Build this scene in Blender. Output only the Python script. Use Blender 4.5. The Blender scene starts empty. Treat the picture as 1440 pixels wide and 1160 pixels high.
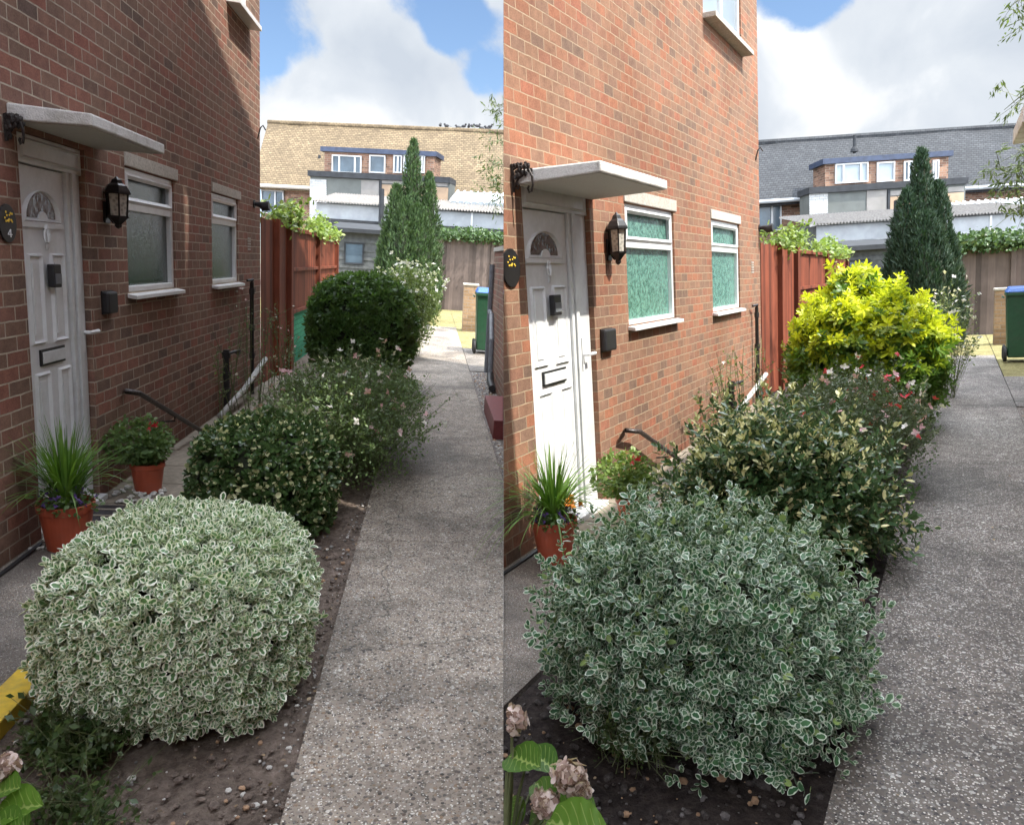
import bpy, bmesh, math, random
import numpy as np
from mathutils import Vector, Matrix
S = bpy.context.scene
COL = S.collection
R = math.radians
# ------------------------------------------------------------------ camera, sky, sun, exposure
FPX, CX, CY, PITCH = 1050.0, 720.0, 580.0, R(10)
CAM = Vector((0, 0, 1.58))
cam = bpy.data.objects.new('camera', bpy.data.cameras.new('camera'))
COL.objects.link(cam); S.camera = cam
cam.location = CAM; cam.rotation_euler = (math.pi/2 - PITCH, 0, 0)
cam.data.sensor_width = 36; cam.data.lens = 36*FPX/1440
cam.data.clip_start = 0.05; cam.data.clip_end = 500
RC = Matrix(((1, 0, 0), (0, -math.sin(PITCH), math.cos(PITCH)), (0, -math.cos(PITCH), -math.sin(PITCH))))  # cam axes (right, down, forward) -> world
def wdir(px, py): return (RC @ Vector((px-CX, py-CY, FPX))).normalized()

SUN_AZ, SUN_EL = R(119), R(58)
sdir = Vector((math.sin(SUN_AZ)*math.cos(SUN_EL), math.cos(SUN_AZ)*math.cos(SUN_EL), math.sin(SUN_EL)))
sun = bpy.data.objects.new('sun', bpy.data.lights.new('sun', 'SUN')); COL.objects.link(sun)
sun.data.energy = 2.35; sun.data.angle = R(0.6); sun.data.color = (1, .94, .84)
sun.rotation_euler = sdir.to_track_quat('Z', 'Y').to_euler()
S.view_settings.view_transform = 'Standard'; S.view_settings.look = 'None'
S.view_settings.exposure = 1.85; S.view_settings.gamma = 1

class NT:
    """tiny node-tree writer"""
    def __init__(s, tree): s.t = tree; s.n = tree.nodes; s.l = tree.links
    def __call__(s, typ, ins=None, **kw):
        n = s.n.new(typ)
        for k, v in kw.items(): setattr(n, k, v)
        for k, v in (ins or {}).items():
            if hasattr(v, 'is_output') or isinstance(v, bpy.types.NodeSocket): s.l.new(v, n.inputs[k])
            else: n.inputs[k].default_value = v
        return n
    def math(s, op, a, b=0.0, c=False):
        n = s.n.new('ShaderNodeMath'); n.operation = op; n.use_clamp = c
        for i, v in enumerate((a, b)):
            if isinstance(v, bpy.types.NodeSocket): s.l.new(v, n.inputs[i])
            else: n.inputs[i].default_value = v
        return n.outputs[0]
    def ramp(s, fac, stops, interp='LINEAR'):
        n = s.n.new('ShaderNodeValToRGB'); e = n.color_ramp; e.interpolation = interp
        while len(e.elements) < len(stops): e.elements.new(.5)
        for el, (p, c) in zip(e.elements, stops):
            el.position = p; el.color = (c if isinstance(c, (tuple, list)) else (c, c, c))[:3] + ((1,) if isinstance(c, tuple) else (1,)) if isinstance(c, tuple) else (c, c, c, 1)
        if isinstance(fac, bpy.types.NodeSocket): s.l.new(fac, n.inputs[0])
        return n.outputs[0]
    def mix(s, f, a, b, mode='MIX'):
        n = s.n.new('ShaderNodeMix'); n.data_type = 'RGBA'; n.blend_type = mode
        for i, v in ((0, f), (6, a), (7, b)):
            if isinstance(v, bpy.types.NodeSocket): s.l.new(v, n.inputs[i])
            elif i == 0: n.inputs[0].default_value = v
            else: n.inputs[i].default_value = tuple(v) + (1,)
        return n.outputs[2]

W = bpy.data.worlds.new('World'); S.world = W; W.use_nodes = True
w = NT(W.node_tree); w.n.clear()
sky = w('ShaderNodeTexSky', sky_type='NISHITA', sun_disc=False, sun_elevation=SUN_EL, sun_rotation=SUN_AZ, dust_density=.4, ozone_density=3.0)
tc = w('ShaderNodeTexCoord')
gen = tc.outputs['Generated']
n1 = w('ShaderNodeTexNoise', {'Vector': gen, 'Scale': 4.2, 'Detail': 9, 'Roughness': .58, 'Distortion': .25})
n2 = w('ShaderNodeTexNoise', {'Vector': gen, 'Scale': 9.0, 'Detail': 8, 'Roughness': .6, 'Distortion': .1})
dens = w.math('ADD', w.math('MULTIPLY', n1.outputs[0], 1.6), w.math('MULTIPLY', n2.outputs[0], .6))
BLOBS = [(540, 120, 14, .26), (390, 25, 4.4, -.30), (668, 60, 4.2, -.36), (600, -5, 4.5, -.22), (640, 15, 3.2, -.12), (690, 110, 2.2, -.15), (376, 110, 2, -.16), (690, 150, 6, .12), (400, 160, 5, .10),
         (1250, 90, 22, .34), (1125, -14, 4.5, -.56), (1180, -60, 5, -.2), (470, 50, 5, .1), (590, 50, 4, .06)]
for bx, by, rad, wt in BLOBS:
    d = w('ShaderNodeVectorMath', {0: gen, 1: tuple(wdir(bx, by))}, operation='DOT_PRODUCT').outputs['Value']
    m = w('ShaderNodeMapRange', {'Value': d, 'From Min': math.cos(R(rad)), 'From Max': 1.0, 'To Min': 0, 'To Max': wt}, interpolation_type='SMOOTHSTEP')
    dens = w.math('ADD', dens, m.outputs[0])
mask = w('ShaderNodeMapRange', {'Value': dens, 'From Min': 1.0, 'From Max': 1.22}, interpolation_type='SMOOTHSTEP').outputs[0]
core = w('ShaderNodeTexNoise', {'Vector': gen, 'Scale': 6.5, 'Detail': 7, 'Roughness': .5, 'Distortion': .3}).outputs[0]
ccol = w.ramp(core, [(.32, (.50, .55, .62)), (.5, (.62, .66, .71)), (.64, (.84, .85, .86))])
bg1 = w('ShaderNodeBackground', {'Color': sky.outputs[0], 'Strength': .055})
elev = w('ShaderNodeSeparateXYZ', {0: gen}).outputs[2]   # clouds overhead, above the view, strengthened to fill the shaded gardens
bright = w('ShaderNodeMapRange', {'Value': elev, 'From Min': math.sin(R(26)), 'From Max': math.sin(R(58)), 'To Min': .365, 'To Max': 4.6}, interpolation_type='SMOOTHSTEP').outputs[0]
back = w('ShaderNodeMapRange', {'Value': w('ShaderNodeSeparateXYZ', {0: gen}).outputs[1], 'From Min': .05, 'From Max': -.5, 'To Min': 0, 'To Max': 4.4}, interpolation_type='SMOOTHSTEP').outputs[0]   # extra glow added behind the camera, on the sun's side, to lift shade
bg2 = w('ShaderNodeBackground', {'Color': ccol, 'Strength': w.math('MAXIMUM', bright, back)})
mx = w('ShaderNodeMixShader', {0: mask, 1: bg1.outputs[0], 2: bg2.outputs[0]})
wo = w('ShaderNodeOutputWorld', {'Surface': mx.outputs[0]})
S.cycles.max_bounces = 6; S.cycles.transparent_max_bounces = 8; S.cycles.caustics_reflective = False; S.cycles.caustics_refractive = False
S.cycles.use_denoising = True; S.cycles.sample_clamp_indirect = 6

# ------------------------------------------------------------------ the two gardens: each has its own ground frame
class Place:
    def __init__(s, key, vp, vv, h, a):
        d = Vector((vp[0]-CX, vp[1]-CY, FPX)).normalized()
        u = -Vector((vv[0]-CX, vv[1]-CY, FPX)); u = (u - d*u.dot(d)).normalized()
        r = d.cross(u)
        s.c2l = Matrix((r, d, u)); s.key = key; s.h = h; s.a = a
        rot = RC @ s.c2l.transposed()
        s.M = Matrix.Translation(CAM - rot @ Vector((0, 0, h))) @ rot.to_4x4()
        s.eye = Vector((0, 0, h))
    def ray(s, px, py): return s.c2l @ Vector((px-CX, py-CY, FPX))
    def ground(s, px, py, z=0):
        r = s.ray(px, py); return s.eye + r*((z-s.h)/r.z)
    def atY(s, px, py, Y):
        r = s.ray(px, py); return s.eye + r*(Y/r.y)
    def atX(s, px, py, X):
        r = s.ray(px, py); return s.eye + r*(X/r.x)
class Wall:
    """vertical plane through plan points p0 -> p1; n faces the camera side"""
    def __init__(s, P, p0, p1):
        s.P = P; s.o = Vector((p0[0], p0[1], 0)); s.d = (Vector((p1[0], p1[1], 0)) - s.o).normalized()
        s.n = Vector((s.d.y, -s.d.x, 0))
        if (s.o - P.eye).dot(s.n) > 0: s.n = -s.n
    def uv(s, px, py):
        r = s.P.ray(px, py); t = (s.o - s.P.eye).dot(s.n)/r.dot(s.n); q = s.P.eye + r*t
        return (q - s.o).dot(s.d), q.z
    def pt(s, u, n, z): return s.o + s.d*u + s.n*n + Vector((0, 0, z))
L = Place('left', (612, 366), (380, 5919), 1.63, 2.08)
Rt = Place('right', (1346, 378), (1160, 7401), 1.53, 2.2)
SEAM = 708.0
def seam_plane(P):
    a, b = P.ray(SEAM, 0), P.ray(SEAM, 1160); n = a.cross(b).normalized()
    if n.dot(P.ray(1200, 500)) < 0: n = -n
    return P.eye.copy(), n      # n points to the right garden's side

# ------------------------------------------------------------------ mesh helpers
class B:
    def __init__(s): s.v = []; s.f = []
    def add(s, vs, fs):
        o = len(s.v); s.v += [Vector(v) for v in vs]; s.f += [tuple(i+o for i in f) for f in fs]; return s
    def hexa(s, p):   # 8 points: bottom 4, top 4
        return s.add(p, [(0, 3, 2, 1), (4, 5, 6, 7), (0, 1, 5, 4), (1, 2, 6, 5), (2, 3, 7, 6), (3, 0, 4, 7)])
    def box(s, x0, x1, y0, y1, z0, z1):
        return s.hexa([(x0, y0, z0), (x1, y0, z0), (x1, y1, z0), (x0, y1, z0), (x0, y0, z1), (x1, y0, z1), (x1, y1, z1), (x0, y1, z1)])
    def wbox(s, w, u0, u1, n0, n1, z0, z1):
        return s.hexa([w.pt(u0, n0, z0), w.pt(u1, n0, z0), w.pt(u1, n1, z0), w.pt(u0, n1, z0), w.pt(u0, n0, z1), w.pt(u1, n0, z1), w.pt(u1, n1, z1), w.pt(u0, n1, z1)])
    def prism(s, w, poly, n0, n1):   # poly of (u,z)
        k = len(poly)
        vs = [w.pt(u, n0, z) for u, z in poly] + [w.pt(u, n1, z) for u, z in poly]
        return s.add(vs, [tuple(range(k)), tuple(range(2*k-1, k-1, -1))] + [(i, k+i, k+(i+1) % k, (i+1) % k) for i in range(k)])
    def ring(s, w, outer, inner, n0, n1):   # moulding between two loops
        k = len(outer)
        vs = [w.pt(u, n0, z) for u, z in outer] + [w.pt(u*.5+U*.5, n1, z*.5+Z*.5) for (u, z), (U, Z) in zip(outer, inner)] + [w.pt(u, n0, z) for u, z in inner]
        fs = []
        for i in range(k):
            j = (i+1) % k
            fs += [(i, j, k+j, k+i), (k+i, k+j, 2*k+j, 2*k+i)]
        return s.add(vs, fs)
    def tube(s, pts, rad, seg=8, cap=True):
        pts = [Vector(p) for p in pts]; n = len(pts)
        rad = rad if isinstance(rad, (list, tuple)) else [rad]*n
        vs = []; up = None
        for i, p in enumerate(pts):
            t = (pts[min(i+1, n-1)] - pts[max(i-1, 0)]).normalized()
            if up is None: up = Vector((0, 0, 1)) if abs(t.z) < .9 else Vector((1, 0, 0))
            a = (up - t*up.dot(t)).normalized(); b = t.cross(a); up = a
            vs += [p + (a*math.cos(2*math.pi*k/seg) + b*math.sin(2*math.pi*k/seg))*rad[i] for k in range(seg)]
        fs = [(i*seg+k, i*seg+(k+1) % seg, (i+1)*seg+(k+1) % seg, (i+1)*seg+k) for i in range(n-1) for k in range(seg)]
        if cap: fs += [tuple(range(seg))[::-1], tuple(range((n-1)*seg, n*seg))]
        return s.add(vs, fs)
    def lathe(s, c, prof, seg=24, sq=None, ax=None):   # prof of (r,z) ; ax optional (e1,e2,e3)
        c = Vector(c); e = ax or (Vector((1, 0, 0)), Vector((0, 1, 0)), Vector((0, 0, 1)))
        vs = [c + e[0]*(r*math.cos(2*math.pi*k/seg)) + e[1]*(r*math.sin(2*math.pi*k/seg)) + e[2]*z for r, z in prof for k in range(seg)]
        n = len(prof)
        fs = [(i*seg+k, i*seg+(k+1) % seg, (i+1)*seg+(k+1) % seg, (i+1)*seg+k) for i in range(n-1) for k in range(seg)]
        fs += [tuple(range(seg))[::-1], tuple(range((n-1)*seg, n*seg))]
        return s.add(vs, fs)
    def blob(s, c, r, seed=0, sub=1, sc=(1, 1, 1), jit=.2):
        rnd = random.Random(seed); bm = bmesh.new(); bmesh.ops.create_icosphere(bm, subdivisions=sub, radius=1)
        vs = [Vector((v.co.x*sc[0], v.co.y*sc[1], v.co.z*sc[2]))*r*(1+rnd.uniform(-jit, jit)) + Vector(c) for v in bm.verts]
        fs = [tuple(v.index for v in f.verts) for f in bm.faces]; bm.free(); return s.add(vs, fs)

def clip_mesh(me, P, base, cap=True):
    co, n = seam_plane(P); co = co - base
    bm = bmesh.new(); bm.from_mesh(me)
    if P.key == 'right': co = co + n*.0003
    else: co = co - n*.0003
    r = bmesh.ops.bisect_plane(bm, geom=bm.verts[:]+bm.edges[:]+bm.faces[:], plane_co=co, plane_no=n, clear_inner=(P.key == 'right'), clear_outer=(P.key == 'left'))
    if cap:
        ed = [g for g in r['geom_cut'] if isinstance(g, bmesh.types.BMEdge)]
        try: bmesh.ops.edgenet_fill(bm, edges=ed)
        except Exception: pass
    bm.to_mesh(me); bm.free()

def link(P, name, data, mat, base, root=None, clip=False, smooth=False, bevel=0, cap=True):
    """data: B, or ready mesh with vertices in place coordinates minus base"""
    if isinstance(data, B):
        me = bpy.data.meshes.new(name)
        me.from_pydata([tuple(v - base) for v in data.v], [], data.f)
        bm = bmesh.new(); bm.from_mesh(me); bmesh.ops.recalc_face_normals(bm, faces=bm.faces); bm.to_mesh(me); bm.free()
    else: me = data
    if clip: clip_mesh(me, P, base, cap)
    me.materials.append(mat)
    if smooth: me.polygons.foreach_set('use_smooth', [True]*len(me.polygons))
    o = bpy.data.objects.new(name, me); COL.objects.link(o)
    if root is not None: o.parent = root
    else: o.matrix_world = P.M @ Matrix.Translation(base)
    if bevel:
        m = o.modifiers.new('bevel', 'BEVEL'); m.width = bevel; m.segments = 2; m.limit_method = 'ANGLE'; m.harden_normals = False
    return o
def tag(o, label=None, cat=None, group=None, kind=None):
    for k, v in (('label', label), ('category', cat), ('group', group), ('kind', kind)):
        if v: o[k] = v
    return o
class Thing:
    def __init__(s, P, name, label, cat, base, group=None):
        s.P = P; s.base = Vector(base); s.o = bpy.data.objects.new(name, None); COL.objects.link(s.o)
        s.o.matrix_world = P.M @ Matrix.Translation(s.base); s.o.empty_display_size = .1
        tag(s.o, label, cat, group)
    def part(s, name, data, mat, parent=None, label=None, **kw):
        o = link(s.P, name, data, mat, s.base, parent or s.o, **kw)
        if label: o['label'] = label
        return o
def solo(P, name, data, mat, label, cat, base, group=None, kind=None, **kw):
    return tag(link(P, name, data, mat, Vector(base), None, **kw), label, cat, group, kind)
def struct(P, name, data, mat, base=(0, 0, 0), **kw):
    return tag(link(P, name, data, mat, Vector(base), None, **kw), kind='structure')

# ------------------------------------------------------------------ materials
MATS = {}
def newmat(name):
    m = bpy.data.materials.new(name); m.use_nodes = True; t = NT(m.node_tree); t.n.clear()
    out = t('ShaderNodeOutputMaterial'); MATS[name] = m
    return m, t, out
def plain(name, col, rough=.6, metal=0, var=.12, scale=30, bump=.0, spec=.5, dirt=None):
    m, t, out = newmat(name)
    tc = t('ShaderNodeTexCoord').outputs['Object']
    n = t('ShaderNodeTexNoise', {'Vector': tc, 'Scale': scale, 'Detail': 5}).outputs[0]
    lo = tuple(c*(1-var) for c in col); hi = tuple(min(1, c*(1+var)) for c in col)
    c = t.ramp(n, [(.3, lo), (.7, hi)])
    if dirt:
        nn = t('ShaderNodeTexNoise', {'Vector': tc, 'Scale': dirt[2], 'Detail': 8, 'Roughness': .7}).outputs[0]
        c = t.mix(t.math('MULTIPLY', t.ramp(nn, [(.48, 0.0), (.68, 1.0)]), dirt[1]), c, dirt[0])
    b = t('ShaderNodeBsdfPrincipled', {'Base Color': c, 'Roughness': rough, 'Metallic': metal, 'Specular IOR Level': spec})
    if bump: t.l.new(t('ShaderNodeBump', {'Height': n, 'Strength': bump, 'Distance': .01}).outputs[0], b.inputs['Normal'])
    t.l.new(b.outputs[0], out.inputs[0]); return m
def brick(name, bl, bh, ramp, mortar, mort=.006, plane='auto', bump=.6, off=0):
    m, t, out = newmat(name)
    tc = t('ShaderNodeTexCoord'); o = tc.outputs['Object']
    xyz = t('ShaderNodeSeparateXYZ', {0: o}); nr = t('ShaderNodeSeparateXYZ', {0: tc.outputs['Normal']})
    isx = t.math('GREATER_THAN', t.math('ABSOLUTE', nr.outputs[0]), t.math('ABSOLUTE', nr.outputs[1]))
    u = t.math('ADD', t.math('MULTIPLY', isx, xyz.outputs[1]), t.math('MULTIPLY', t.math('SUBTRACT', 1, isx), xyz.outputs[0]))
    wob = t('ShaderNodeTexNoise', {'Vector': o, 'Scale': 9, 'Detail': 4}).outputs['Color']
    wv = t('ShaderNodeVectorMath', {0: wob, 1: (.5, .5, .5)}, operation='SUBTRACT').outputs[0]
    wv = t('ShaderNodeVectorMath', {0: wv, 'Scale': .010}, operation='SCALE').outputs[0]
    vec = t('ShaderNodeCombineXYZ', {0: t.math('ADD', u, off), 1: xyz.outputs[2]}).outputs[0]
    vec = t('ShaderNodeVectorMath', {0: vec, 1: wv}, operation='ADD').outputs[0]
    br = t('ShaderNodeTexBrick', {'Vector': vec, 'Color1': (0, 0, 0, 1), 'Color2': (1, 1, 1, 1), 'Mortar': (.5, .5, .5, 1), 'Scale': 1, 'Mortar Size': mort, 'Mortar Smooth': .15, 'Bias': 0, 'Brick Width': bl, 'Row Height': bh})
    col = t.ramp(br.outputs['Color'], ramp)
    n = t('ShaderNodeTexNoise', {'Vector': o, 'Scale': 90, 'Detail': 6, 'Roughness': .7}).outputs[0]
    n2 = t('ShaderNodeTexNoise', {'Vector': o, 'Scale': 14, 'Detail': 6, 'Roughness': .65}).outputs[0]
    n3 = t('ShaderNodeTexNoise', {'Vector': o, 'Scale': 1.3, 'Detail': 4}).outputs[0]
    col = t.mix(1, col, t.ramp(n, [(.3, .72), (.7, 1.22)]), 'MULTIPLY')
    col = t.mix(1, col, t.ramp(n2, [(.3, .80), (.7, 1.18)]), 'MULTIPLY')
    col = t.mix(1, col, t.ramp(n3, [(.3, .82), (.7, 1.15)]), 'MULTIPLY')
    mc = t.mix(t.ramp(n2, [(.35, 0.0), (.65, 1.0)]), mortar, tuple(c*.62 for c in mortar))
    col = t.mix(br.outputs['Fac'], col, mc)
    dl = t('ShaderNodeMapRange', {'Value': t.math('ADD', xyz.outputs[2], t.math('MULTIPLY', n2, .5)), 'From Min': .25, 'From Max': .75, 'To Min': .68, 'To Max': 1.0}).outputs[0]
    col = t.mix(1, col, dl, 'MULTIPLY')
    hgt = t.math('ADD', t.math('MULTIPLY', t.math('SUBTRACT', 1, br.outputs['Fac']), 1), t.math('MULTIPLY', n, .35))
    bp = t('ShaderNodeBump', {'Height': hgt, 'Strength': bump, 'Distance': .009}).outputs[0]
    b = t('ShaderNodeBsdfPrincipled', {'Base Color': col, 'Roughness': .88, 'Normal': bp, 'Specular IOR Level': .25})
    t.l.new(b.outputs[0], out.inputs[0]); return m
BR = [(0, (.15, .10, .08)), (.12, (.215, .13, .095)), (.3, (.25, .145, .105)), (.45, (.235, .125, .095)), (.6, (.285, .125, .09)), (.72, (.25, .15, .11)), (.85, (.215, .135, .10)), (1, (.28, .115, .085))]
BR_old = [(0, (.085, .055, .045)), (.12, (.19, .10, .07)), (.3, (.30, .16, .105)), (.45, (.235, .115, .085)), (.6, (.36, .12, .075)), (.72, (.285, .165, .11)), (.85, (.22, .15, .105)), (1, (.34, .10, .065))]
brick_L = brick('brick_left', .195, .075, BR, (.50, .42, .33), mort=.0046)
BRR = [(0, (.17, .11, .08)), (.12, (.22, .13, .09)), (.3, (.27, .15, .095)), (.45, (.255, .125, .08)), (.6, (.31, .13, .075)), (.72, (.255, .14, .09)), (.85, (.22, .13, .09)), (1, (.30, .115, .07))]
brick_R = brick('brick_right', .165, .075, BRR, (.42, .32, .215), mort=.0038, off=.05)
brick_far = brick('brick_far', .24, .085, [(0, (.12, .07, .05)), (.5, (.24, .13, .09)), (1, (.3, .18, .12))], (.3, .25, .2), mort=.008, bump=.2)
brick_pier = brick('brick_pier', .22, .075, [(0, (.28, .18, .10)), (1, (.42, .28, .17))], (.35, .3, .25), bump=.4)
brick_green = brick('brick_green', .22, .075, [(0, (.05, .30, .16)), (1, (.07, .36, .20))], (.04, .24, .13), bump=.5)
brick_white = brick('brick_white', .24, .085, [(0, (.38, .39, .39)), (1, (.5, .51, .51))], (.3, .31, .31), mort=.008, bump=.4)
upvc = plain('white_plastic', (.74, .75, .76), .32, var=.03, dirt=((.5, .5, .47), .35, 6))
upvc_sh = plain('white_plastic_worn', (.66, .67, .67), .4, var=.04, dirt=((.4, .4, .37), .4, 5))
render_w = plain('white_masonry_paint', (.74, .73, .71), .85, var=.12, scale=160, bump=.6, dirt=((.33, .32, .27), .6, 7))
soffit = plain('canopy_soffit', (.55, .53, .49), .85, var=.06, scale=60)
concrete_trim = plain('lintel_concrete', (.46, .43, .38), .9, var=.2, scale=60, bump=.4, dirt=((.3, .27, .22), .5, 14))
black_gloss = plain('black_metal', (.012, .012, .013), .32, .0, var=.3, scale=50)
black_matt = plain('black_plastic', (.018, .018, .02), .5, var=.2)
iron = plain('wrought_iron', (.022, .017, .015), .5, .3, var=.4, scale=80, bump=.3)
rail_m = plain('painted_handrail', (.035, .028, .027), .38, .2, var=.5, scale=70, bump=.3, dirt=((.16, .12, .1), .6, 30))
terracotta = plain('plastic_pot_terracotta', (.42, .085, .04), .45, var=.08, scale=12, dirt=((.3, .1, .07), .4, 8))
potsoil = plain('potting_soil', (.03, .022, .016), .95, var=.5, scale=90, bump=1)
grey_pipe = plain('grey_pipe', (.16, .17, .19), .4, var=.2, scale=25)
pale_pipe = plain('pale_pipe', (.42, .42, .40), .5, var=.25, scale=30)
bin_green = plain('bin_green', (.02, .085, .04), .42, var=.15, scale=20, dirt=((.06, .08, .06), .4, 7))
bin_blue = plain('bin_blue', (.04, .13, .42), .4, var=.1, scale=20)
tyre = plain('rubber', (.02, .02, .02), .7)
yellow = plain('yellow_paint', (.72, .50, .05), .6, var=.12, scale=25, dirt=((.35, .27, .1), .55, 10), bump=.3)
red_brickpaint = plain('red_tile_paint', (.16, .03, .03), .5, var=.2, scale=30)
whitepeb = plain('white_pebble', (.62, .61, .58), .7, var=.15, scale=60)
mat_dark = plain('door_mat', (.05, .045, .05), .95, var=.5, scale=200, bump=1)
slate_grey = plain('grey_render', (.11, .12, .115), .8, var=.15, scale=3, dirt=((.11, .12, .11), .5, 2))
light_panel = plain('pale_board', (.21, .20, .19), .8, var=.15, scale=3, dirt=((.2, .19, .17), .6, 2.2))
tan_panel = plain('tan_board', (.34, .24, .16), .8, var=.15, scale=3)
darkfelt = plain('dark_felt', (.022, .025, .03), .85, var=.3, scale=5)
bluefascia = plain('blue_fascia', (.025, .038, .075), .6, var=.3, scale=5)
white_board = plain('weathered_white_sheet', (.31, .33, .35), .75, var=.12, scale=4, dirt=((.27, .28, .29), .65, 1.6))
corr = plain('corrugated_sheet', (.19, .18, .17), .8, var=.3, scale=9, dirt=((.2, .18, .16), .6, 4))
frosted = plain('skylight_sheet', (.24, .27, .29), .4, var=.15, scale=4)
shed_m = plain('shed_boards', (.075, .08, .082), .8, var=.3, scale=8)
far_glass = plain('far_window_glass', (.07, .10, .13), .15, var=.4, scale=1.2)
far_blind = plain('far_window_blind', (.24, .29, .33), .3, var=.12, scale=2)
bird_m = plain('dark_feathers', (.03, .03, .035), .7)
flesh_bark = plain('bark', (.10, .075, .055), .9, var=.4, scale=40, bump=.8)
stem_green = plain('green_stem', (.10, .12, .05), .6, var=.3, scale=30)
def wood(name, col, col2, freq, axis_w=(1, 1, 0), rough=.7):
    m, t, out = newmat(name)
    o = t('ShaderNodeTexCoord').outputs['Object']
    mp = t('ShaderNodeMapping', {'Vector': o, 'Scale': (14, 14, 1.2)}).outputs[0]
    n = t('ShaderNodeTexNoise', {'Vector': mp, 'Scale': 2.5, 'Detail': 8, 'Roughness': .65}).outputs[0]
    n2 = t('ShaderNodeTexNoise', {'Vector': o, 'Scale': 2.2, 'Detail': 4}).outputs[0]
    x = t('ShaderNodeSeparateXYZ', {0: o})
    s = t.math('ADD', t.math('MULTIPLY', x.outputs[0], axis_w[0]), t.math('MULTIPLY', x.outputs[1], axis_w[1]))
    cell = t('ShaderNodeTexWhiteNoise', {'W': t.math('FLOOR', t.math('MULTIPLY', s, freq))}, noise_dimensions='1D').outputs[0]
    c = t.mix(n, col, col2)
    c = t.mix(1, c, t.ramp(cell, [(0, .6), (1, 1.35)]), 'MULTIPLY')
    c = t.mix(1, c, t.ramp(n2, [(.3, .8), (.7, 1.2)]), 'MULTIPLY')
    bp = t('ShaderNodeBump', {'Height': n, 'Strength': .4, 'Distance': .004}).outputs[0]
    b = t('ShaderNodeBsdfPrincipled', {'Base Color': c, 'Roughness': rough, 'Normal': bp, 'Specular IOR Level': .3})
    t.l.new(b.outputs[0], out.inputs[0]); return m
fence_red = wood('fence_stain_red', (.24, .065, .030), (.11, .028, .016), 9)
fence_grey = wood('fence_weathered', (.15, .115, .10), (.075, .055, .05), 8)
def roof_mat(name, c1, c2, row=.10):
    m, t, out = newmat(name)
    o = t('ShaderNodeTexCoord').outputs['Object']; x = t('ShaderNodeSeparateXYZ', {0: o})
    vec = t('ShaderNodeCombineXYZ', {0: x.outputs[0], 1: x.outputs[2]}).outputs[0]
    br = t('ShaderNodeTexBrick', {'Vector': vec, 'Color1': (0, 0, 0, 1), 'Color2': (1, 1, 1, 1), 'Mortar': (0, 0, 0, 1), 'Scale': 1, 'Mortar Size': .012, 'Mortar Smooth': .6, 'Brick Width': .17, 'Row Height': row})
    c = t.mix(br.outputs['Color'], c1, c2)
    n = t('ShaderNodeTexNoise', {'Vector': o, 'Scale': .6, 'Detail': 6, 'Roughness': .6}).outputs[0]
    n2 = t('ShaderNodeTexNoise', {'Vector': o, 'Scale': 7, 'Detail': 5, 'Roughness': .7}).outputs[0]
    c = t.mix(1, c, t.ramp(n, [(.3, .8), (.7, 1.15)]), 'MULTIPLY')
    c = t.mix(1, c, t.ramp(n2, [(.3, .7), (.7, 1.25)]), 'MULTIPLY')
    c = t.mix(br.outputs['Fac'], c, tuple(v*.45 for v in c1))
    z = t.math('FRACT', t.math('DIVIDE', x.outputs[2], row))
    bp = t('ShaderNodeBump', {'Height': t.math('SUBTRACT', 1, z), 'Strength': .8, 'Distance': .04}).outputs[0]
    b = t('ShaderNodeBsdfPrincipled', {'Base Color': c, 'Roughness': .9, 'Normal': bp, 'Specular IOR Level': .2})
    t.l.new(b.outputs[0], out.inputs[0]); return m
roof_tan = roof_mat('roof_tiles_tan', (.115, .086, .054), (.175, .133, .082))
roof_dark = roof_mat('roof_tiles_grey', (.036, .039, .044), (.052, .055, .06))
def glass_mat(name, col, col2, vs=45, bs=.3, ns=5):
    m, t, out = newmat(name)
    o = t('ShaderNodeTexCoord').outputs['Object']
    v = t('ShaderNodeTexVoronoi', {'Vector': o, 'Scale': vs}); n = t('ShaderNodeTexNoise', {'Vector': o, 'Scale': ns, 'Detail': 8, 'Roughness': .7}).outputs[0]
    c = t.mix(t.ramp(n, [(.35, 0.0), (.65, 1.0)]), col, col2)
    c = t.mix(1, c, t.ramp(v.outputs['Distance'], [(0, .55), (.6, 1.5)]), 'MULTIPLY')
    n5 = t('ShaderNodeTexNoise', {'Vector': o, 'Scale': 60, 'Detail': 4}).outputs[0]
    bp = t('ShaderNodeBump', {'Height': t.math('ADD', v.outputs['Distance'], n5), 'Strength': bs, 'Distance': .006}).outputs[0]
    b = t('ShaderNodeBsdfPrincipled', {'Base Color': c, 'Roughness': .06, 'Normal': bp, 'Specular IOR Level': .8, 'IOR': 1.6})
    t.l.new(b.outputs[0], out.inputs[0]); return m
obsc_L = glass_mat('obscure_glass_dark', (.006, .018, .013), (.022, .055, .042), 110, .2, 16)
obsc_R = glass_mat('obscure_glass_teal', (.02, .085, .068), (.12, .25, .205), 75, .35, 24)
lampglass = glass_mat('lamp_glass', (.35, .34, .30), (.5, .48, .43), 40)
doorglass = glass_mat('door_glass', (.035, .03, .03), (.09, .07, .065), 25)
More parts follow.
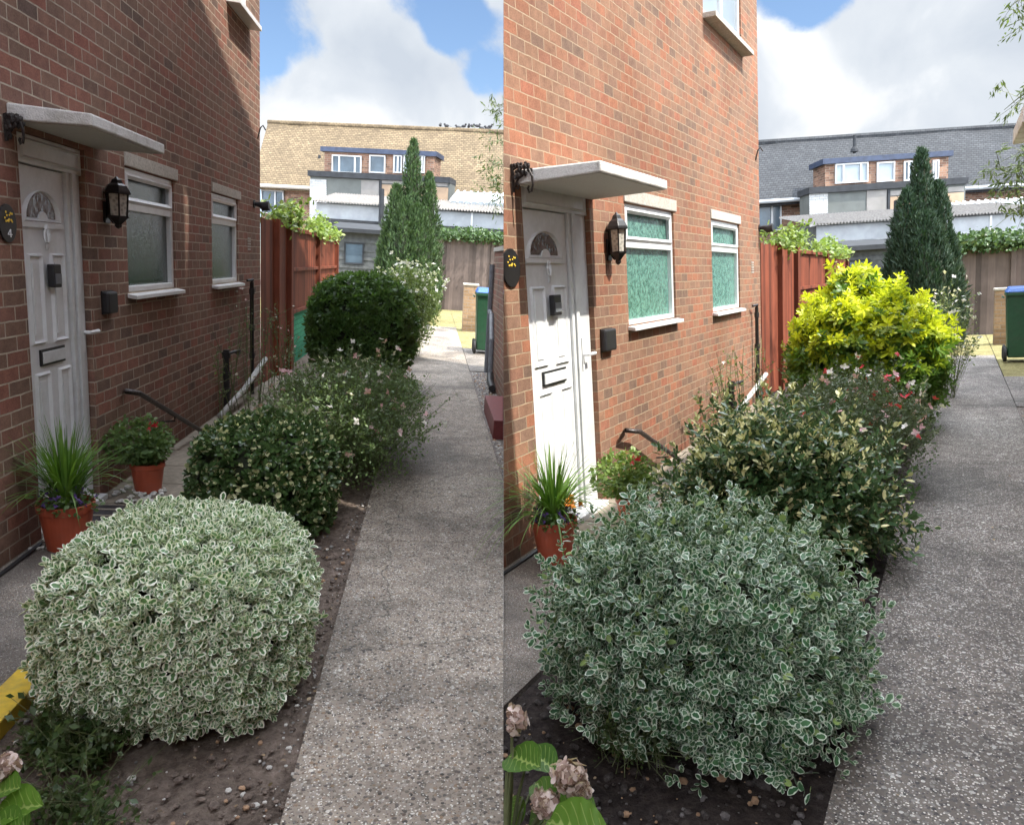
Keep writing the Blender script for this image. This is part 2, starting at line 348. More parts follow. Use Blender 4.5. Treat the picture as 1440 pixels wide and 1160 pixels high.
def aggregate(name, cols, cement, sc=95, dark=1.0, patch=.3, stain=.8):
    m, t, out = newmat(name)
    o = t('ShaderNodeTexCoord').outputs['Object']
    wn = t('ShaderNodeTexNoise', {'Vector': o, 'Scale': 40, 'Detail': 3}).outputs['Color']
    vv = t('ShaderNodeVectorMath', {0: o, 1: t('ShaderNodeVectorMath', {0: wn, 'Scale': .012}, operation='SCALE').outputs[0]}, operation='ADD').outputs[0]
    v = t('ShaderNodeTexVoronoi', {'Vector': vv, 'Scale': sc, 'Randomness': 1})
    v2 = t('ShaderNodeTexVoronoi', {'Vector': vv, 'Scale': sc*2.3, 'Randomness': 1})
    r = t('ShaderNodeSeparateColor', {0: v.outputs['Color']}); r2 = t('ShaderNodeSeparateColor', {0: v2.outputs['Color']})
    c = t.ramp(r.outputs[0], cols); c2 = t.ramp(r2.outputs[0], cols)
    n = t('ShaderNodeTexNoise', {'Vector': o, 'Scale': 2.2, 'Detail': 7, 'Roughness': .65}).outputs[0]
    n2 = t('ShaderNodeTexNoise', {'Vector': o, 'Scale': 55, 'Detail': 6, 'Roughness': .7}).outputs[0]
    n3 = t('ShaderNodeTexNoise', {'Vector': o, 'Scale': 7, 'Detail': 6, 'Roughness': .6}).outputs[0]
    cem = t.mix(n2, tuple(q*.7 for q in cement), tuple(q*1.25 for q in cement))
    big = t.math('MULTIPLY', t.math('LESS_THAN', v.outputs['Distance'], .46), t.math('GREATER_THAN', r.outputs[1], .28))
    small = t.math('MULTIPLY', t.math('LESS_THAN', v2.outputs['Distance'], .48), t.math('GREATER_THAN', r2.outputs[1], .45))
    col = t.mix(small, cem, c2); col = t.mix(big, col, c)
    fleck = t.math('MULTIPLY', t.math('LESS_THAN', v2.outputs['Distance'], .42), t.math('GREATER_THAN', r2.outputs[2], .86))
    col = t.mix(fleck, col, (.62, .59, .54))
    film = t.ramp(n, [(.42, 0.0), (.62, patch)])
    col = t.mix(film, col, tuple(q*.55 for q in cement))
    col = t.mix(1, col, t.ramp(n3, [(.3, .72), (.7, 1.25)]), 'MULTIPLY')
    n4 = t('ShaderNodeTexNoise', {'Vector': o, 'Scale': .9, 'Detail': 9, 'Roughness': .62, 'Distortion': .6}).outputs[0]
    col = t.mix(1, col, t.ramp(n4, [(.36, stain), (.52, 1.0), (.68, 1.3)]), 'MULTIPLY')
    if stain < .7:   # hairline cracks and mossy blotches
        cv = t('ShaderNodeVectorMath', {0: o, 1: t('ShaderNodeVectorMath', {0: t('ShaderNodeTexNoise', {'Vector': o, 'Scale': 3, 'Detail': 6}).outputs['Color'], 'Scale': .5}, operation='SCALE').outputs[0]}, operation='ADD').outputs[0]
        ck = t('ShaderNodeTexVoronoi', {'Vector': cv, 'Scale': .55}, feature='DISTANCE_TO_EDGE').outputs[0]
        col = t.mix(t.ramp(ck, [(.0, .75), (.004, 0.0)]), col, (.03, .027, .022))
        ms = t('ShaderNodeTexNoise', {'Vector': o, 'Scale': 1.7, 'Detail': 10, 'Roughness': .75}).outputs[0]
        col = t.mix(t.ramp(ms, [(.60, 0.0), (.70, .55)]), col, (.05, .055, .03))
    h = t.math('ADD', t.math('MULTIPLY', t.math('SUBTRACT', .5, v.outputs['Distance']), t.math('MULTIPLY', big, 1.0)), t.math('MULTIPLY', n2, .5))
    bp = t('ShaderNodeBump', {'Height': h, 'Strength': 1.0, 'Distance': .009}).outputs[0]
    b = t('ShaderNodeBsdfPrincipled', {'Base Color': col, 'Roughness': .68, 'Normal': bp, 'Specular IOR Level': .5})
    t.l.new(b.outputs[0], out.inputs[0]); return m
STN = [(0, (.035, .03, .027)), (.25, (.20, .165, .135)), (.45, (.09, .075, .07)), (.6, (.36, .32, .28)), (.75, (.24, .16, .10)), (.88, (.10, .08, .07)), (1, (.60, .57, .52))]
STR = [(0, (.03, .03, .032)), (.25, (.12, .11, .105)), (.42, (.055, .05, .05)), (.55, (.30, .28, .26)), (.68, (.09, .08, .075)), (.82, (.42, .41, .38)), (.9, (.11, .10, .09)), (1, (.62, .61, .58))]  # pale stops also paint glints off the rough path into the stones
path_L = aggregate('path_aggregate', STN, (.28, .235, .19), 62, stain=.5, patch=.15)
path_R = aggregate('path_aggregate_dark', STR, (.135, .115, .10), 62, stain=.5, patch=.15)
pave_L = aggregate('paving_worn', STN, (.19, .17, .15), 120, patch=.6)
pave_R = aggregate('paving_worn_warm', STN, (.17, .14, .115), 120, patch=.6)
def soil_mat(name, a, b_):
    m, t, out = newmat(name)
    o = t('ShaderNodeTexCoord').outputs['Object']
    n = t('ShaderNodeTexNoise', {'Vector': o, 'Scale': 28, 'Detail': 10, 'Roughness': .75}).outputs[0]
    n2 = t('ShaderNodeTexNoise', {'Vector': o, 'Scale': 3.5, 'Detail': 5}).outputs[0]
    c = t.mix(t.ramp(n, [(.35, 0.0), (.68, 1.0)]), a, b_)
    c = t.mix(1, c, t.ramp(n2, [(.3, .75), (.7, 1.2)]), 'MULTIPLY')
    bp = t('ShaderNodeBump', {'Height': n, 'Strength': 1, 'Distance': .02}).outputs[0]
    b = t('ShaderNodeBsdfPrincipled', {'Base Color': c, 'Roughness': .95, 'Normal': bp, 'Specular IOR Level': .15})
    t.l.new(b.outputs[0], out.inputs[0]); return m
soil_L = soil_mat('soil', (.10, .076, .062), (.27, .215, .18))
soil_R = soil_mat('soil_damp', (.022, .018, .018), (.085, .068, .062))
grass_dry = soil_mat('dry_lawn', (.15, .14, .05), (.34, .30, .16))
gravel_base = aggregate('gravel_fine', STN, (.12, .10, .09), 60, patch=.2)
slab_m = plain('paving_slab', (.25, .215, .17), .9, var=.2, scale=30, bump=.4, dirt=((.15, .13, .1), .6, 5))

def leaf_mat(name, green, green2, edge=None, thr=.62, tip=None, rough=.42, trans=.3, spec=.5, alt=None, altp=0, rib=None):
    m, t, out = newmat(name)
    e = t('ShaderNodeAttribute', attribute_name='edge').outputs['Fac']; r = t('ShaderNodeAttribute', attribute_name='rnd').outputs['Fac']
    hgt = t('ShaderNodeAttribute', attribute_name='tip').outputs['Fac']
    c = t.mix(r, green, green2)
    if tip: c = t.mix(t.ramp(hgt, [(tip[1], 0.0), (tip[2], 1.0)]), c, tip[0])
    o = t('ShaderNodeTexCoord').outputs['Object']
    if edge:
        n = t('ShaderNodeTexNoise', {'Vector': o, 'Scale': 55, 'Detail': 4}).outputs[0]
        x = t.math('ADD', e, t.math('MULTIPLY', t.math('SUBTRACT', n, .5), .95))
        c = t.mix(t.ramp(x, [(thr-.04, 0.0), (thr+.04, 1.0)]), c, edge)
    if rib: c = t.mix(t.ramp(e, [(.36, 1.0), (.50, 0.0)]), c, rib)
    if alt:
        r3 = t.math('FRACT', t.math('MULTIPLY', r, 17.3))
        c = t.mix(t.math('GREATER_THAN', r3, 1-altp), c, alt)
    geo = t('ShaderNodeNewGeometry').outputs['Backfacing']
    c = t.mix(t.math('MULTIPLY', geo, .25), c, t.mix(.5, green2, (.25, .3, .2)))
    b = t('ShaderNodeBsdfPrincipled', {'Base Color': c, 'Roughness': rough, 'Specular IOR Level': spec})
    tr = t('ShaderNodeBsdfTranslucent', {'Color': t.mix(1, c, (1.15, 1.2, .6), 'MULTIPLY')})
    mx = t('ShaderNodeMixShader', {0: trans, 1: b.outputs[0], 2: tr.outputs[0]})
    t.l.new(mx.outputs[0], out.inputs[0]); return m
lf_varieg_L = leaf_mat('variegated_leaf', (.085, .20, .07), (.17, .32, .13), (.93, .94, .85), .58, rough=.45, trans=.22)
lf_varieg_R = leaf_mat('variegated_leaf_cool', (.030, .105, .045), (.075, .18, .075), (.62, .70, .60), .72, rough=.38, trans=.22, alt=(.26, .36, .12), altp=.03)
lf_euon_L = leaf_mat('dark_glossy_leaf', (.045, .095, .03), (.09, .16, .05), rough=.25, trans=.15, alt=(.62, .64, .36), altp=.15)
lf_euon_R = leaf_mat('yellow_variegated_leaf', (.035, .085, .03), (.08, .15, .055), (.20, .24, .09), .96, rough=.25, trans=.15, alt=(.66, .62, .32), altp=.12, tip=((.80, .78, .42), .84, .92))
lf_fine = leaf_mat('small_sage_leaf', (.09, .15, .055), (.17, .25, .10), trans=.4)
lf_fine_R = leaf_mat('small_sage_leaf_cool', (.06, .10, .05), (.13, .175, .095), trans=.35)
lf_dark = leaf_mat('clipped_dark_leaf', (.05, .115, .03), (.11, .20, .05), rough=.35, trans=.35)
lf_yel = leaf_mat('golden_leaf', (.06, .15, .02), (.13, .24, .03), rough=.4, trans=.4, tip=((.66, .70, .03), .60, .90))
lf_airy = leaf_mat('pale_fine_leaf', (.11, .16, .05), (.19, .25, .08), trans=.4)
lf_con = leaf_mat('conifer_spray', (.025, .060, .020), (.075, .135, .040), rough=.6, trans=.15)
lf_con_R = leaf_mat('conifer_spray_cool', (.018, .048, .026), (.045, .085, .045), rough=.6, trans=.15)
lf_blade = leaf_mat('strap_leaf', (.08, .19, .03), (.20, .36, .06), rough=.35, trans=.35)
lf_ger = leaf_mat('geranium_leaf', (.08, .15, .05), (.16, .25, .08), trans=.35)
lf_ger_R = leaf_mat('geranium_leaf_bright', (.08, .15, .03), (.22, .30, .07), trans=.3)
lf_weed = leaf_mat('weed_leaf', (.035, .07, .02), (.08, .125, .035), trans=.3)
lf_hyd = leaf_mat('hydrangea_leaf', (.06, .15, .02), (.12, .24, .03), rough=.4, trans=.35, rib=(.30, .40, .12))
lf_tree = leaf_mat('tree_leaf', (.06, .10, .03), (.14, .19, .07), trans=.35)
lf_climb = leaf_mat('climber_leaf', (.13, .22, .04), (.28, .36, .10), trans=.4)
lf_ivy = leaf_mat('ivy_leaf', (.03, .07, .02), (.08, .14, .04), trans=.25)
pet_white = leaf_mat('white_petal', (.72, .70, .68), (.80, .78, .76), trans=.3, rough=.6)
pet_pink = leaf_mat('pink_petal', (.66, .34, .40), (.75, .55, .58), trans=.3, rough=.6)
pet_red = leaf_mat('red_petal', (.60, .02, .04), (.75, .06, .10), trans=.25, rough=.5)
pet_orange = leaf_mat('orange_petal', (.80, .20, .01), (.9, .35, .03), trans=.25, rough=.5)
pet_purple = leaf_mat('purple_petal', (.06, .02, .16), (.14, .06, .30), trans=.25, rough=.5)
pet_dry = leaf_mat('faded_petal', (.30, .19, .15), (.50, .38, .35), trans=.3, rough=.8, alt=(.78, .66, .64), altp=.5)

# ------------------------------------------------------------------ leaves
def T_oval(wd=.36, fold=.08):
    v = [(0, 0, 0, .8), (.28, wd*.8, fold, 1), (.62, wd, fold*1.1, 1), (.9, wd*.55, fold*.6, 1), (1.05, 0, 0, 1), (.9, -wd*.55, fold*.6, 1), (.62, -wd, fold*1.1, 1), (.28, -wd*.8, fold, 1), (.35, 0, 0, 0), (.76, 0, .0, .12)]
    f = [(0, 8, 1), (1, 8, 9), (1, 9, 2), (2, 9, 3), (3, 9, 4), (4, 9, 5), (5, 9, 6), (6, 9, 7), (9, 8, 7), (7, 8, 0)]
    return np.array(v, float), np.array(f)
def T_simple(wd=.3, fold=.06):
    v = [(0, 0, 0, .5), (.5, wd, fold, 1), (1, 0, 0, 1), (.5, -wd, fold, 1)]
    return np.array(v, float), np.array([(0, 2, 1), (0, 3, 2)])
def T_three():
    vs, fs = [], []
    for k, (ang, sc) in enumerate(((-1.0, .8), (0, 1), (1.0, .8))):
        v = np.array([(0, 0, 0, .5), (.4, .17, .04, 1), (.8, .16, .03, 1), (1.05, 0, -.05, 1), (.8, -.16, .03, 1), (.4, -.17, .04, 1)], float)
        c, s_ = math.cos(ang), math.sin(ang); x = v[:, 0]*sc; y = v[:, 1]*sc
        v[:, 0], v[:, 1] = x*c-y*s_, x*s_+y*c; vs.append(v)
        fs += [(a+6*k, b+6*k, d+6*k) for a, b, d in ((0, 5, 1), (5, 4, 1), (4, 2, 1), (4, 3, 2))]
    return np.vstack(vs), np.array(fs)
OVAL, SIMPLE, THREE = T_oval(), T_simple(), T_three()
def unit(a): return a/np.maximum(np.linalg.norm(a, axis=1, keepdims=True), 1e-9)
def leaf_mesh(name, tpl, C, D, N, size, rg, P=None, base=None, tip=None, clipside=False):
    """C centres, D leaf directions, N approx normals"""
    C = np.asarray(C, float); D = unit(np.asarray(D, float)); N = np.asarray(N, float)
    N = unit(N - D*(N*D).sum(1, keepdims=True)); Bn = np.cross(N, D)
    if clipside:
        co, n = seam_plane(P); sgn = 1 if P.key == 'right' else -1
        dd = (C + D*np.asarray(size).reshape(-1, 1) - np.array(co)) @ np.array(n)*sgn; d2 = (C-np.array(co)) @ np.array(n)*sgn
        k = (dd > .012) & (d2 > .012)
        C, D, N, Bn = C[k], D[k], N[k], Bn[k]; size = np.broadcast_to(size, k.shape)[k]
        if tip is not None: tip = tip[k]
    tv, tf = tpl; n = len(C); k = len(tv)
    size = np.broadcast_to(np.asarray(size, float), (n,)).reshape(n, 1, 1)
    curl = rg.normal(0, .12, (n, 1, 1))
    V = C[:, None, :] + size*(tv[None, :, 0:1]*D[:, None, :] + tv[None, :, 1:2]*Bn[:, None, :] + (tv[None, :, 2:3] + curl*tv[None, :, 0:1]**2)*N[:, None, :])
    V = V.reshape(-1, 3) - np.array(base if base is not None else (0, 0, 0))
    Fc = (tf[None] + (np.arange(n)*k)[:, None, None]).reshape(-1, 3)
    me = bpy.data.meshes.new(name)
    me.vertices.add(len(V)); me.vertices.foreach_set('co', V.astype(np.float32).ravel())
    me.loops.add(Fc.size); me.loops.foreach_set('vertex_index', Fc.astype(np.int32).ravel())
    me.polygons.add(len(Fc)); me.polygons.foreach_set('loop_start', np.arange(0, Fc.size, 3, dtype=np.int32))
    me.update(calc_edges=True)
    a = me.attributes.new('edge', 'FLOAT', 'POINT'); a.data.foreach_set('value', np.tile(tv[:, 3], n).astype(np.float32))
    a = me.attributes.new('rnd', 'FLOAT', 'POINT'); a.data.foreach_set('value', np.repeat(rg.random(n), k).astype(np.float32))
    a = me.attributes.new('tip', 'FLOAT', 'POINT'); a.data.foreach_set('value', np.repeat(tip if tip is not None else np.zeros(n), k).astype(np.float32))
    me.polygons.foreach_set('use_smooth', [True]*len(Fc))
    return me
def lump(d, seed, amp):
    r = np.random.default_rng(seed); s = np.zeros(len(d))
    for k in range(9):
        a = r.normal(size=3); a /= np.linalg.norm(a); s += np.sin((d @ a)*r.uniform(2.5, 9) + r.uniform(0, 6))/3
    return 1 + amp*s
def shell(n, rad, p, rg, seed, amp, zmin=-.75):
    d = unit(rg.normal(size=(int(n*1.6), 3))); d = d[d[:, 2] > zmin][:n]
    rad = np.array(rad); q = (np.abs(d)**p).sum(1)**(-1/p)     # unit superellipsoid
    pos = d*q[:, None]*rad*lump(d, seed, amp)[:, None]
    nrm = unit(np.sign(d)*np.abs(d*q[:, None])**(p-1)/rad)
    return pos, nrm
def bush(P, name, label, cat, c, rad, mat, tpl, n_shoots, size, seed, p=2.6, amp=.04, pairs=4, step=.02, spread=1.15, up=.25, jit=.35, depth=.10, out=0.0, group=None, part='foliage', clip=False, core=.80, tall=None, coremat=None, shootlen=0, lobes=()):
    """many shoots on the skin of a lumpy form, each with opposite pairs of leaves, round a dark twiggy heart"""
    rg = np.random.default_rng(seed); c = np.array(c, float); rad = np.array(rad, float)
    pos, nr = shell(n_shoots, rad, p, rg, seed, amp)
    for (off, lr, ln_) in lobes:
        p2, n2 = shell(ln_, lr, 2.2, rg, seed+5, amp, zmin=-.3); pos = np.vstack([pos, p2+np.array(off)]); nr = np.vstack([nr, n2])
    n = len(pos)
    ax = unit(nr + np.array([0, 0, up]) + rg.normal(0, jit, (n, 3)))
    inward = rg.random(n)**2*depth
    tipoff = rg.normal(0, .012, n) + (rg.random(n)**6)*out
    tips = pos - nr*inward[:, None] + nr*tipoff[:, None]
    rel = np.clip(1 - inward/max(depth, 1e-6), 0, 1)
    Cs, Ds, Ns, Sz, Tp = [], [], [], [], []
    h = np.cross(ax, rg.normal(size=(n, 3))); h = unit(h); h2 = np.cross(ax, h)
    for k in range(pairs):
        for sgn in (1, -1):
            ang = k*math.pi/2 + rg.normal(0, .25, n)
            rdir = (h*np.cos(ang)[:, None] + h2*np.sin(ang)[:, None])*sgn
            sp = (.45 + spread*k/max(pairs-1, 1)) + rg.normal(0, .15, n)
            D = ax*np.cos(sp)[:, None] + rdir*np.sin(sp)[:, None]
            Cs.append(tips - ax*(k*step)); Ds.append(D); Ns.append(ax*np.sin(sp)[:, None] - rdir*np.cos(sp)[:, None] + rg.normal(0, .25, (n, 3)))
            Sz.append(size*(.55+.45*min(1, (k+.6)/2))*rg.uniform(.62, 1.3, n)); Tp.append(rel*(1 if k < 2 else .8)*(0.5+0.5*np.clip(pos[:, 2]/rad[2]+.35, 0, 1)))
    C_ = np.vstack(Cs)+c; D_ = np.vstack(Ds); N_ = np.vstack(Ns); Z_ = np.concatenate(Sz); Tq = np.concatenate(Tp)
    k = C_[:, 2] > .01
    base = Vector((c[0], c[1], 0))
    me = leaf_mesh(part, tpl, C_[k], D_[k], N_[k], Z_[k], rg, P, base, Tq[k], clip)
    th = Thing(P, name, label, cat, base, group)
    th.part(part, me, mat)
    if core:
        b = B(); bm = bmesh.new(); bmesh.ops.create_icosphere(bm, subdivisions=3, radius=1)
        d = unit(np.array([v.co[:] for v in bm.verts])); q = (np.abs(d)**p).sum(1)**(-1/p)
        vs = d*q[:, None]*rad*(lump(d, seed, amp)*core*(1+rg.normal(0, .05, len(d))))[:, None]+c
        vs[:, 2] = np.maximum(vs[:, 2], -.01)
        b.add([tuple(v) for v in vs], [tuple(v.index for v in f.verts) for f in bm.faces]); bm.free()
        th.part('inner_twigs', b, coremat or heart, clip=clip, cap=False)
    b = B(); rr = random.Random(seed)
    for _ in range(9):
        a = rr.uniform(0, 6.28); e = Vector((c[0]+math.cos(a)*rad[0]*.6, c[1]+math.sin(a)*rad[1]*.6, c[2]+rad[2]*.2))
        s0 = Vector((c[0]+math.cos(a)*.06, c[1]+math.sin(a)*.06, -.02)); b.tube([s0, s0.lerp(e, .5)+Vector((0, 0, -.03)), e], [.012, .009, .004], 6)
    th.part('stems', b, flesh_bark, clip=clip, cap=False)
    return th
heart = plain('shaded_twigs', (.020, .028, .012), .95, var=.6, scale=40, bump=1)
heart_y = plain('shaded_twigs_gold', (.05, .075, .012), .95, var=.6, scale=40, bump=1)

# ================================================================== facade table (photo measurements, left / right)
TAB = {
 'left': dict(adj='shaded', corner=366, canopy=((8, 147, 165), (129, 158, 175), (231.5, 205, 215)),
   door=((32.6, 231), (97.8, 245), 122.5, (122, 213)),
   wins=[dict(f=((174.7, 234.3), (246.2, 254.5), (247, 404.5), (181.5, 413)), lint=((174, 215), (248.3, 237.4)), tr=(295, .55), sill=((181.5, 413.5), (258.3, 404.5), 8)),
         dict(f=((297.3, 271), (335.8, 281), (334.5, 395), (298.6, 402)), lint=((297.3, 256), (337.6, 270)), tr=(313, .55), sill=((299, 402), (343, 395.5), 6))],
   up=((318, -4), (350.7, 32.6), 6), lantern=((161, 248), (161, 322)), plaque=(8, 314, 12, 27), box=(149.5, 425, 16, 31), hook=(362, 180), flood=(357, 287), vent=(350, 343),
   rail=((177.5, 550), (196, 553), (285, 607)), pipe1=((318, 492), (316, 578)), pipe2=((354, 397), (353, 510)), bracket=(0, 160, 44, 208)),
 'right': dict(adj='sunlit', corner=1068.5, canopy=((720.5, 216, 236), (844.5, 224, 241), (938.5, 255, 267)),
   door=((739.3, 293), (801.6, 304.7), 829, (826, 268.6)),
   wins=[dict(f=((876.9, 284.3), (947.3, 298.1), (950.8, 445.5), (885.5, 460)), lint=((876.2, 267), (949.6, 281)), tr=(345, .55), sill=((886.7, 461), (963.7, 450.5), 9)),
         dict(f=((999.5, 308), (1039, 316), (1041.5, 432), (1003.3, 440)), lint=((998.8, 293.8), (1040.5, 304.8)), tr=(351, .55), sill=((1004, 440), (1050.5, 431.5), 7))],
   up=((988, 22), (1044, 70.4), 7), lantern=((864, 298), (864, 373)), plaque=(717, 377, 12, 27), box=(852, 478, 17, 31), hook=(1062, 212), flood=(1068, 321), vent=(1058, 376),
   rail=((880, 605), (900, 607), (972, 658)), pipe1=((1028, 536), (1023, 592)), pipe2=((1064, 432), (1058, 565)), bracket=(708, 232, 760, 275)),
}
def loop_rect(u0, z0, u1, z1): return [(u0, z0), (u1, z0), (u1, z1), (u0, z1)]
def inset(lp, d):
    cu = sum(p[0] for p in lp)/len(lp); cz = sum(p[1] for p in lp)/len(lp)
    return [(u+math.copysign(min(d, abs(cu-u)), cu-u), z+math.copysign(min(d, abs(cz-z)), cz-z)) for u, z in lp]
DOORL = None
def house(P, mat_b, glass):
    global DOORL
    T = TAB[P.key]; a = P.a; adj = T['adj']; cl = P.key == 'right'
    w = Wall(P, (-a, 0), (-a, 10))     # u = local Y
    yc = w.uv(T['corner'], 350)[0]; H = 7.0 if P.key == 'left' else 7.6
    th = Thing(P, 'brick_house', f'{adj} two-storey brick house with white front door under a flat canopy', 'house', (-a, 0, 0))
    # openings
    (dx0, dz0), (dx1, dz1), fx1, ftop = T['door']
    u0, zt = w.uv(dx0, dz0); u1, _ = w.uv(dx1, dz1); uf1, _ = w.uv(fx1, 300); _, zft = w.uv(*ftop)
    ulen = u1-u0; uf0 = u0 - .045
    holes = [(uf0, uf1, .0, zft)]; wi = []
    for q in T['wins']:
        c4 = [w.uv(*p) for p in q['f']]
        ua = (c4[0][0]+c4[3][0])/2; ub = (c4[1][0]+c4[2][0])/2; zb = (c4[2][1]+c4[3][1])/2; zt_ = (c4[0][1]+c4[1][1])/2
        wi.append((ua, ub, zb, zt_, q)); holes.append((ua, ub, zb, zt_))
    su0, sz0 = w.uv(*T['up'][0]); su1, sz1 = w.uv(*T['up'][1])
    upz = (sz0+sz1)/2; holes.append((su0+.02, su1-.05, upz, upz+1.15))
    us = sorted({-1.2, yc} | {h[0] for h in holes} | {h[1] for h in holes}); zs = sorted({-.05, H} | {h[2] for h in holes} | {h[3] for h in holes})
    b = B(); dep = .11
    for i in range(len(us)-1):
        for j in range(len(zs)-1):
            um, zm = (us[i]+us[i+1])/2, (zs[j]+zs[j+1])/2
            if any(h[0] < um < h[1] and h[2] < zm < h[3] for h in holes): continue
            b.add([w.pt(us[i], 0, zs[j]), w.pt(us[i+1], 0, zs[j]), w.pt(us[i+1], 0, zs[j+1]), w.pt(us[i], 0, zs[j+1])], [(0, 1, 2, 3)])
    for h in holes:
        c = [(h[0], h[2]), (h[1], h[2]), (h[1], h[3]), (h[0], h[3])]
        for k in range(4):
            p, q = c[k], c[(k+1) % 4]
            b.add([w.pt(p[0], 0, p[1]), w.pt(q[0], 0, q[1]), w.pt(q[0], -dep, q[1]), w.pt(p[0], -dep, p[1])], [(0, 1, 2, 3)])
        b.add([w.pt(c[k][0], -dep, c[k][1]) for k in range(4)], [(0, 1, 2, 3)])
    bk = -6.0
    b.add([w.pt(yc, 0, -.05), w.pt(yc, bk, -.05), w.pt(yc, bk, H), w.pt(yc, 0, H)], [(0, 1, 2, 3)])
    b.add([w.pt(-1.2, 0, -.05), w.pt(-1.2, bk, -.05), w.pt(-1.2, bk, H), w.pt(-1.2, 0, H)], [(0, 1, 2, 3)])
    b.add([w.pt(-1.2, bk, -.05), w.pt(yc, bk, -.05), w.pt(yc, bk, H), w.pt(-1.2, bk, H)], [(0, 1, 2, 3)])
    me = bpy.data.meshes.new('wall'); me.from_pydata([tuple(v-th.base) for v in b.v], [], b.f)
    bm = bmesh.new(); bm.from_mesh(me); bmesh.ops.remove_doubles(bm, verts=bm.verts, dist=.0005); bmesh.ops.recalc_face_normals(bm, faces=bm.faces); bm.to_mesh(me); bm.free()
    if cl:   # party wall along the boundary between the gardens
        clip_mesh(me, P, th.base, cap=False)
        co, n = seam_plane(P); pl = lambda Y, Z: None
        def on(n_, z):   # plan point on seam plane for given wall offset n_, height z
            base = w.pt(0, n_, z); dd = w.d; t = (co-base).dot(n)/dd.dot(n); return base + dd*t + n*.0012
    th.part('wall', me, mat_b)
    if cl:
        y_at = lambda n_, z: (on(n_, z)-w.o).dot(w.d)
        ylim = yc; nb = bk
        # far end of the party wall: where the seam plane meets the end wall
        lo, hi = bk, 0
        for _ in range(40):
            m_ = (lo+hi)/2
            if y_at(m_, 3) > yc: lo = m_
            else: hi = m_
        nend = hi
        pb = B().add([on(0, -.05), on(nend, -.05), on(nend, H), on(0, H)], [(0, 1, 2, 3)])
        th.part('wall', pb, mat_b, label='side wall on the garden boundary')
    rf = B().prism(Wall(P, (-a+.35, yc+.25), (-a-6.35, yc+.25)), [(0, H-.06), (3.3, H+2.2), (6.7, H-.06), (6.7, H+.06), (3.3, H+2.34), (0, H+.06)], 0, 0)
    rf = B()
    if cl: rf.hexa([(-a+.3, -1.4, H), (-a+.3, yc+.2, H), (-a-6.3, yc+.2, H), (-a-6.3, -1.4, H), (-a+.3, -1.4, 9.96), (-a+.3, yc+.2, 7.73), (-a-6.3, yc+.2, 7.73), (-a-6.3, -1.4, 9.96)])  # unseen roof slope shaped to cast the diagonal shadow on the left wall
    for (x0, z0, x1, z1) in ((-a+.35, H-.1, -a-3, H+2.1), (-a-3, H+2.1, -a-6.35, H-.1)) if not cl else ():
        rf.hexa([(x0, -1.4, z0), (x0, yc+.2, z0), (x1, yc+.2, z1), (x1, -1.4, z1), (x0, -1.4, z0+.12), (x0, yc+.2, z0+.12), (x1, yc+.2, z1+.12), (x1, -1.4, z1+.12)])
    if not cl: rf.hexa([(-a, -1.2, H), (-a, yc, H), (-a-6, yc, H), (-a-6, -1.2, H), (-a-2.9, -1.2, H+1.95), (-a-2.9, yc, H+1.95), (-a-3.1, yc, H+1.95), (-a-3.1, -1.2, H+1.95)])
    th.part('roof', rf, roof_dark, clip=cl)
    # canopy
    (cx0, ca, cb), (cx1, cc, cd), (cx2, ce, cf) = T['canopy']
    y0, z0 = w.uv(cx0, ca); _, z0b = w.uv(cx0, cb)
    p1 = P.atY(cx1, cc, y0); p1b = P.atY(cx1, cd, y0); p2 = P.atX(cx2, ce, p1.x); p2b = P.atX(cx2, cf, p1b.x)
    y2 = p2.y; zb = (z0b+p1b.z)/2
    zf = (p1.z + p2.z)/2; zb = zf-.058; z0 = zf+.02
    bp = B().hexa([(-a, y0, zb), (p1.x, y0, zb), (p1.x, y2, zb), (-a, y2, zb), (-a, y0, z0), (p1.x, y0, zf), (p1.x, y2, zf), (-a, y2, z0)])
    can = th.part('canopy', bp, render_w, bevel=.008)
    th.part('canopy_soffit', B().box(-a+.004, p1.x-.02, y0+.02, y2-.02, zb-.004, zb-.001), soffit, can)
    # door
    dn = -.055
    fr = B()
    fr.wbox(w, uf0+.003, u0-.002, dn-.02, dn+.035, .03, zft-.003); fr.wbox(w, u0-.002, uf1-.003, dn-.02, dn+.033, zt+.012, zft-.003)
    fr.wbox(w, u1+.012, u1+.05, dn-.02, dn+.03, .03, zt+.012); fr.wbox(w, u1+.062, u1+.11, dn-.02, dn+.04, .03, zt+.012); fr.wbox(w, u1+.05, u1+.062, dn-.03, dn+.01, .03, zt+.012)
    fr.wbox(w, u1+.11, uf1-.003, dn-.02, dn+.018, .03, zt+.012); fr.wbox(w, uf0+.003, uf1-.003, dn-.03, .05, -.02, .03)
    fr.ring(w, loop_rect(u0+.02, zt+.03, uf1-.03, zft-.02), loop_rect(u0+.04, zt+.05, uf1-.05, zft-.04), dn+.033, dn+.045)
    door = th.part('door', B().wbox(w, u0+.004, u1+.006, dn-.04, dn+.012, .034, zt+.006), upvc, bevel=.003)
    th.part('door_frame', fr, upvc_sh, door, bevel=.003)
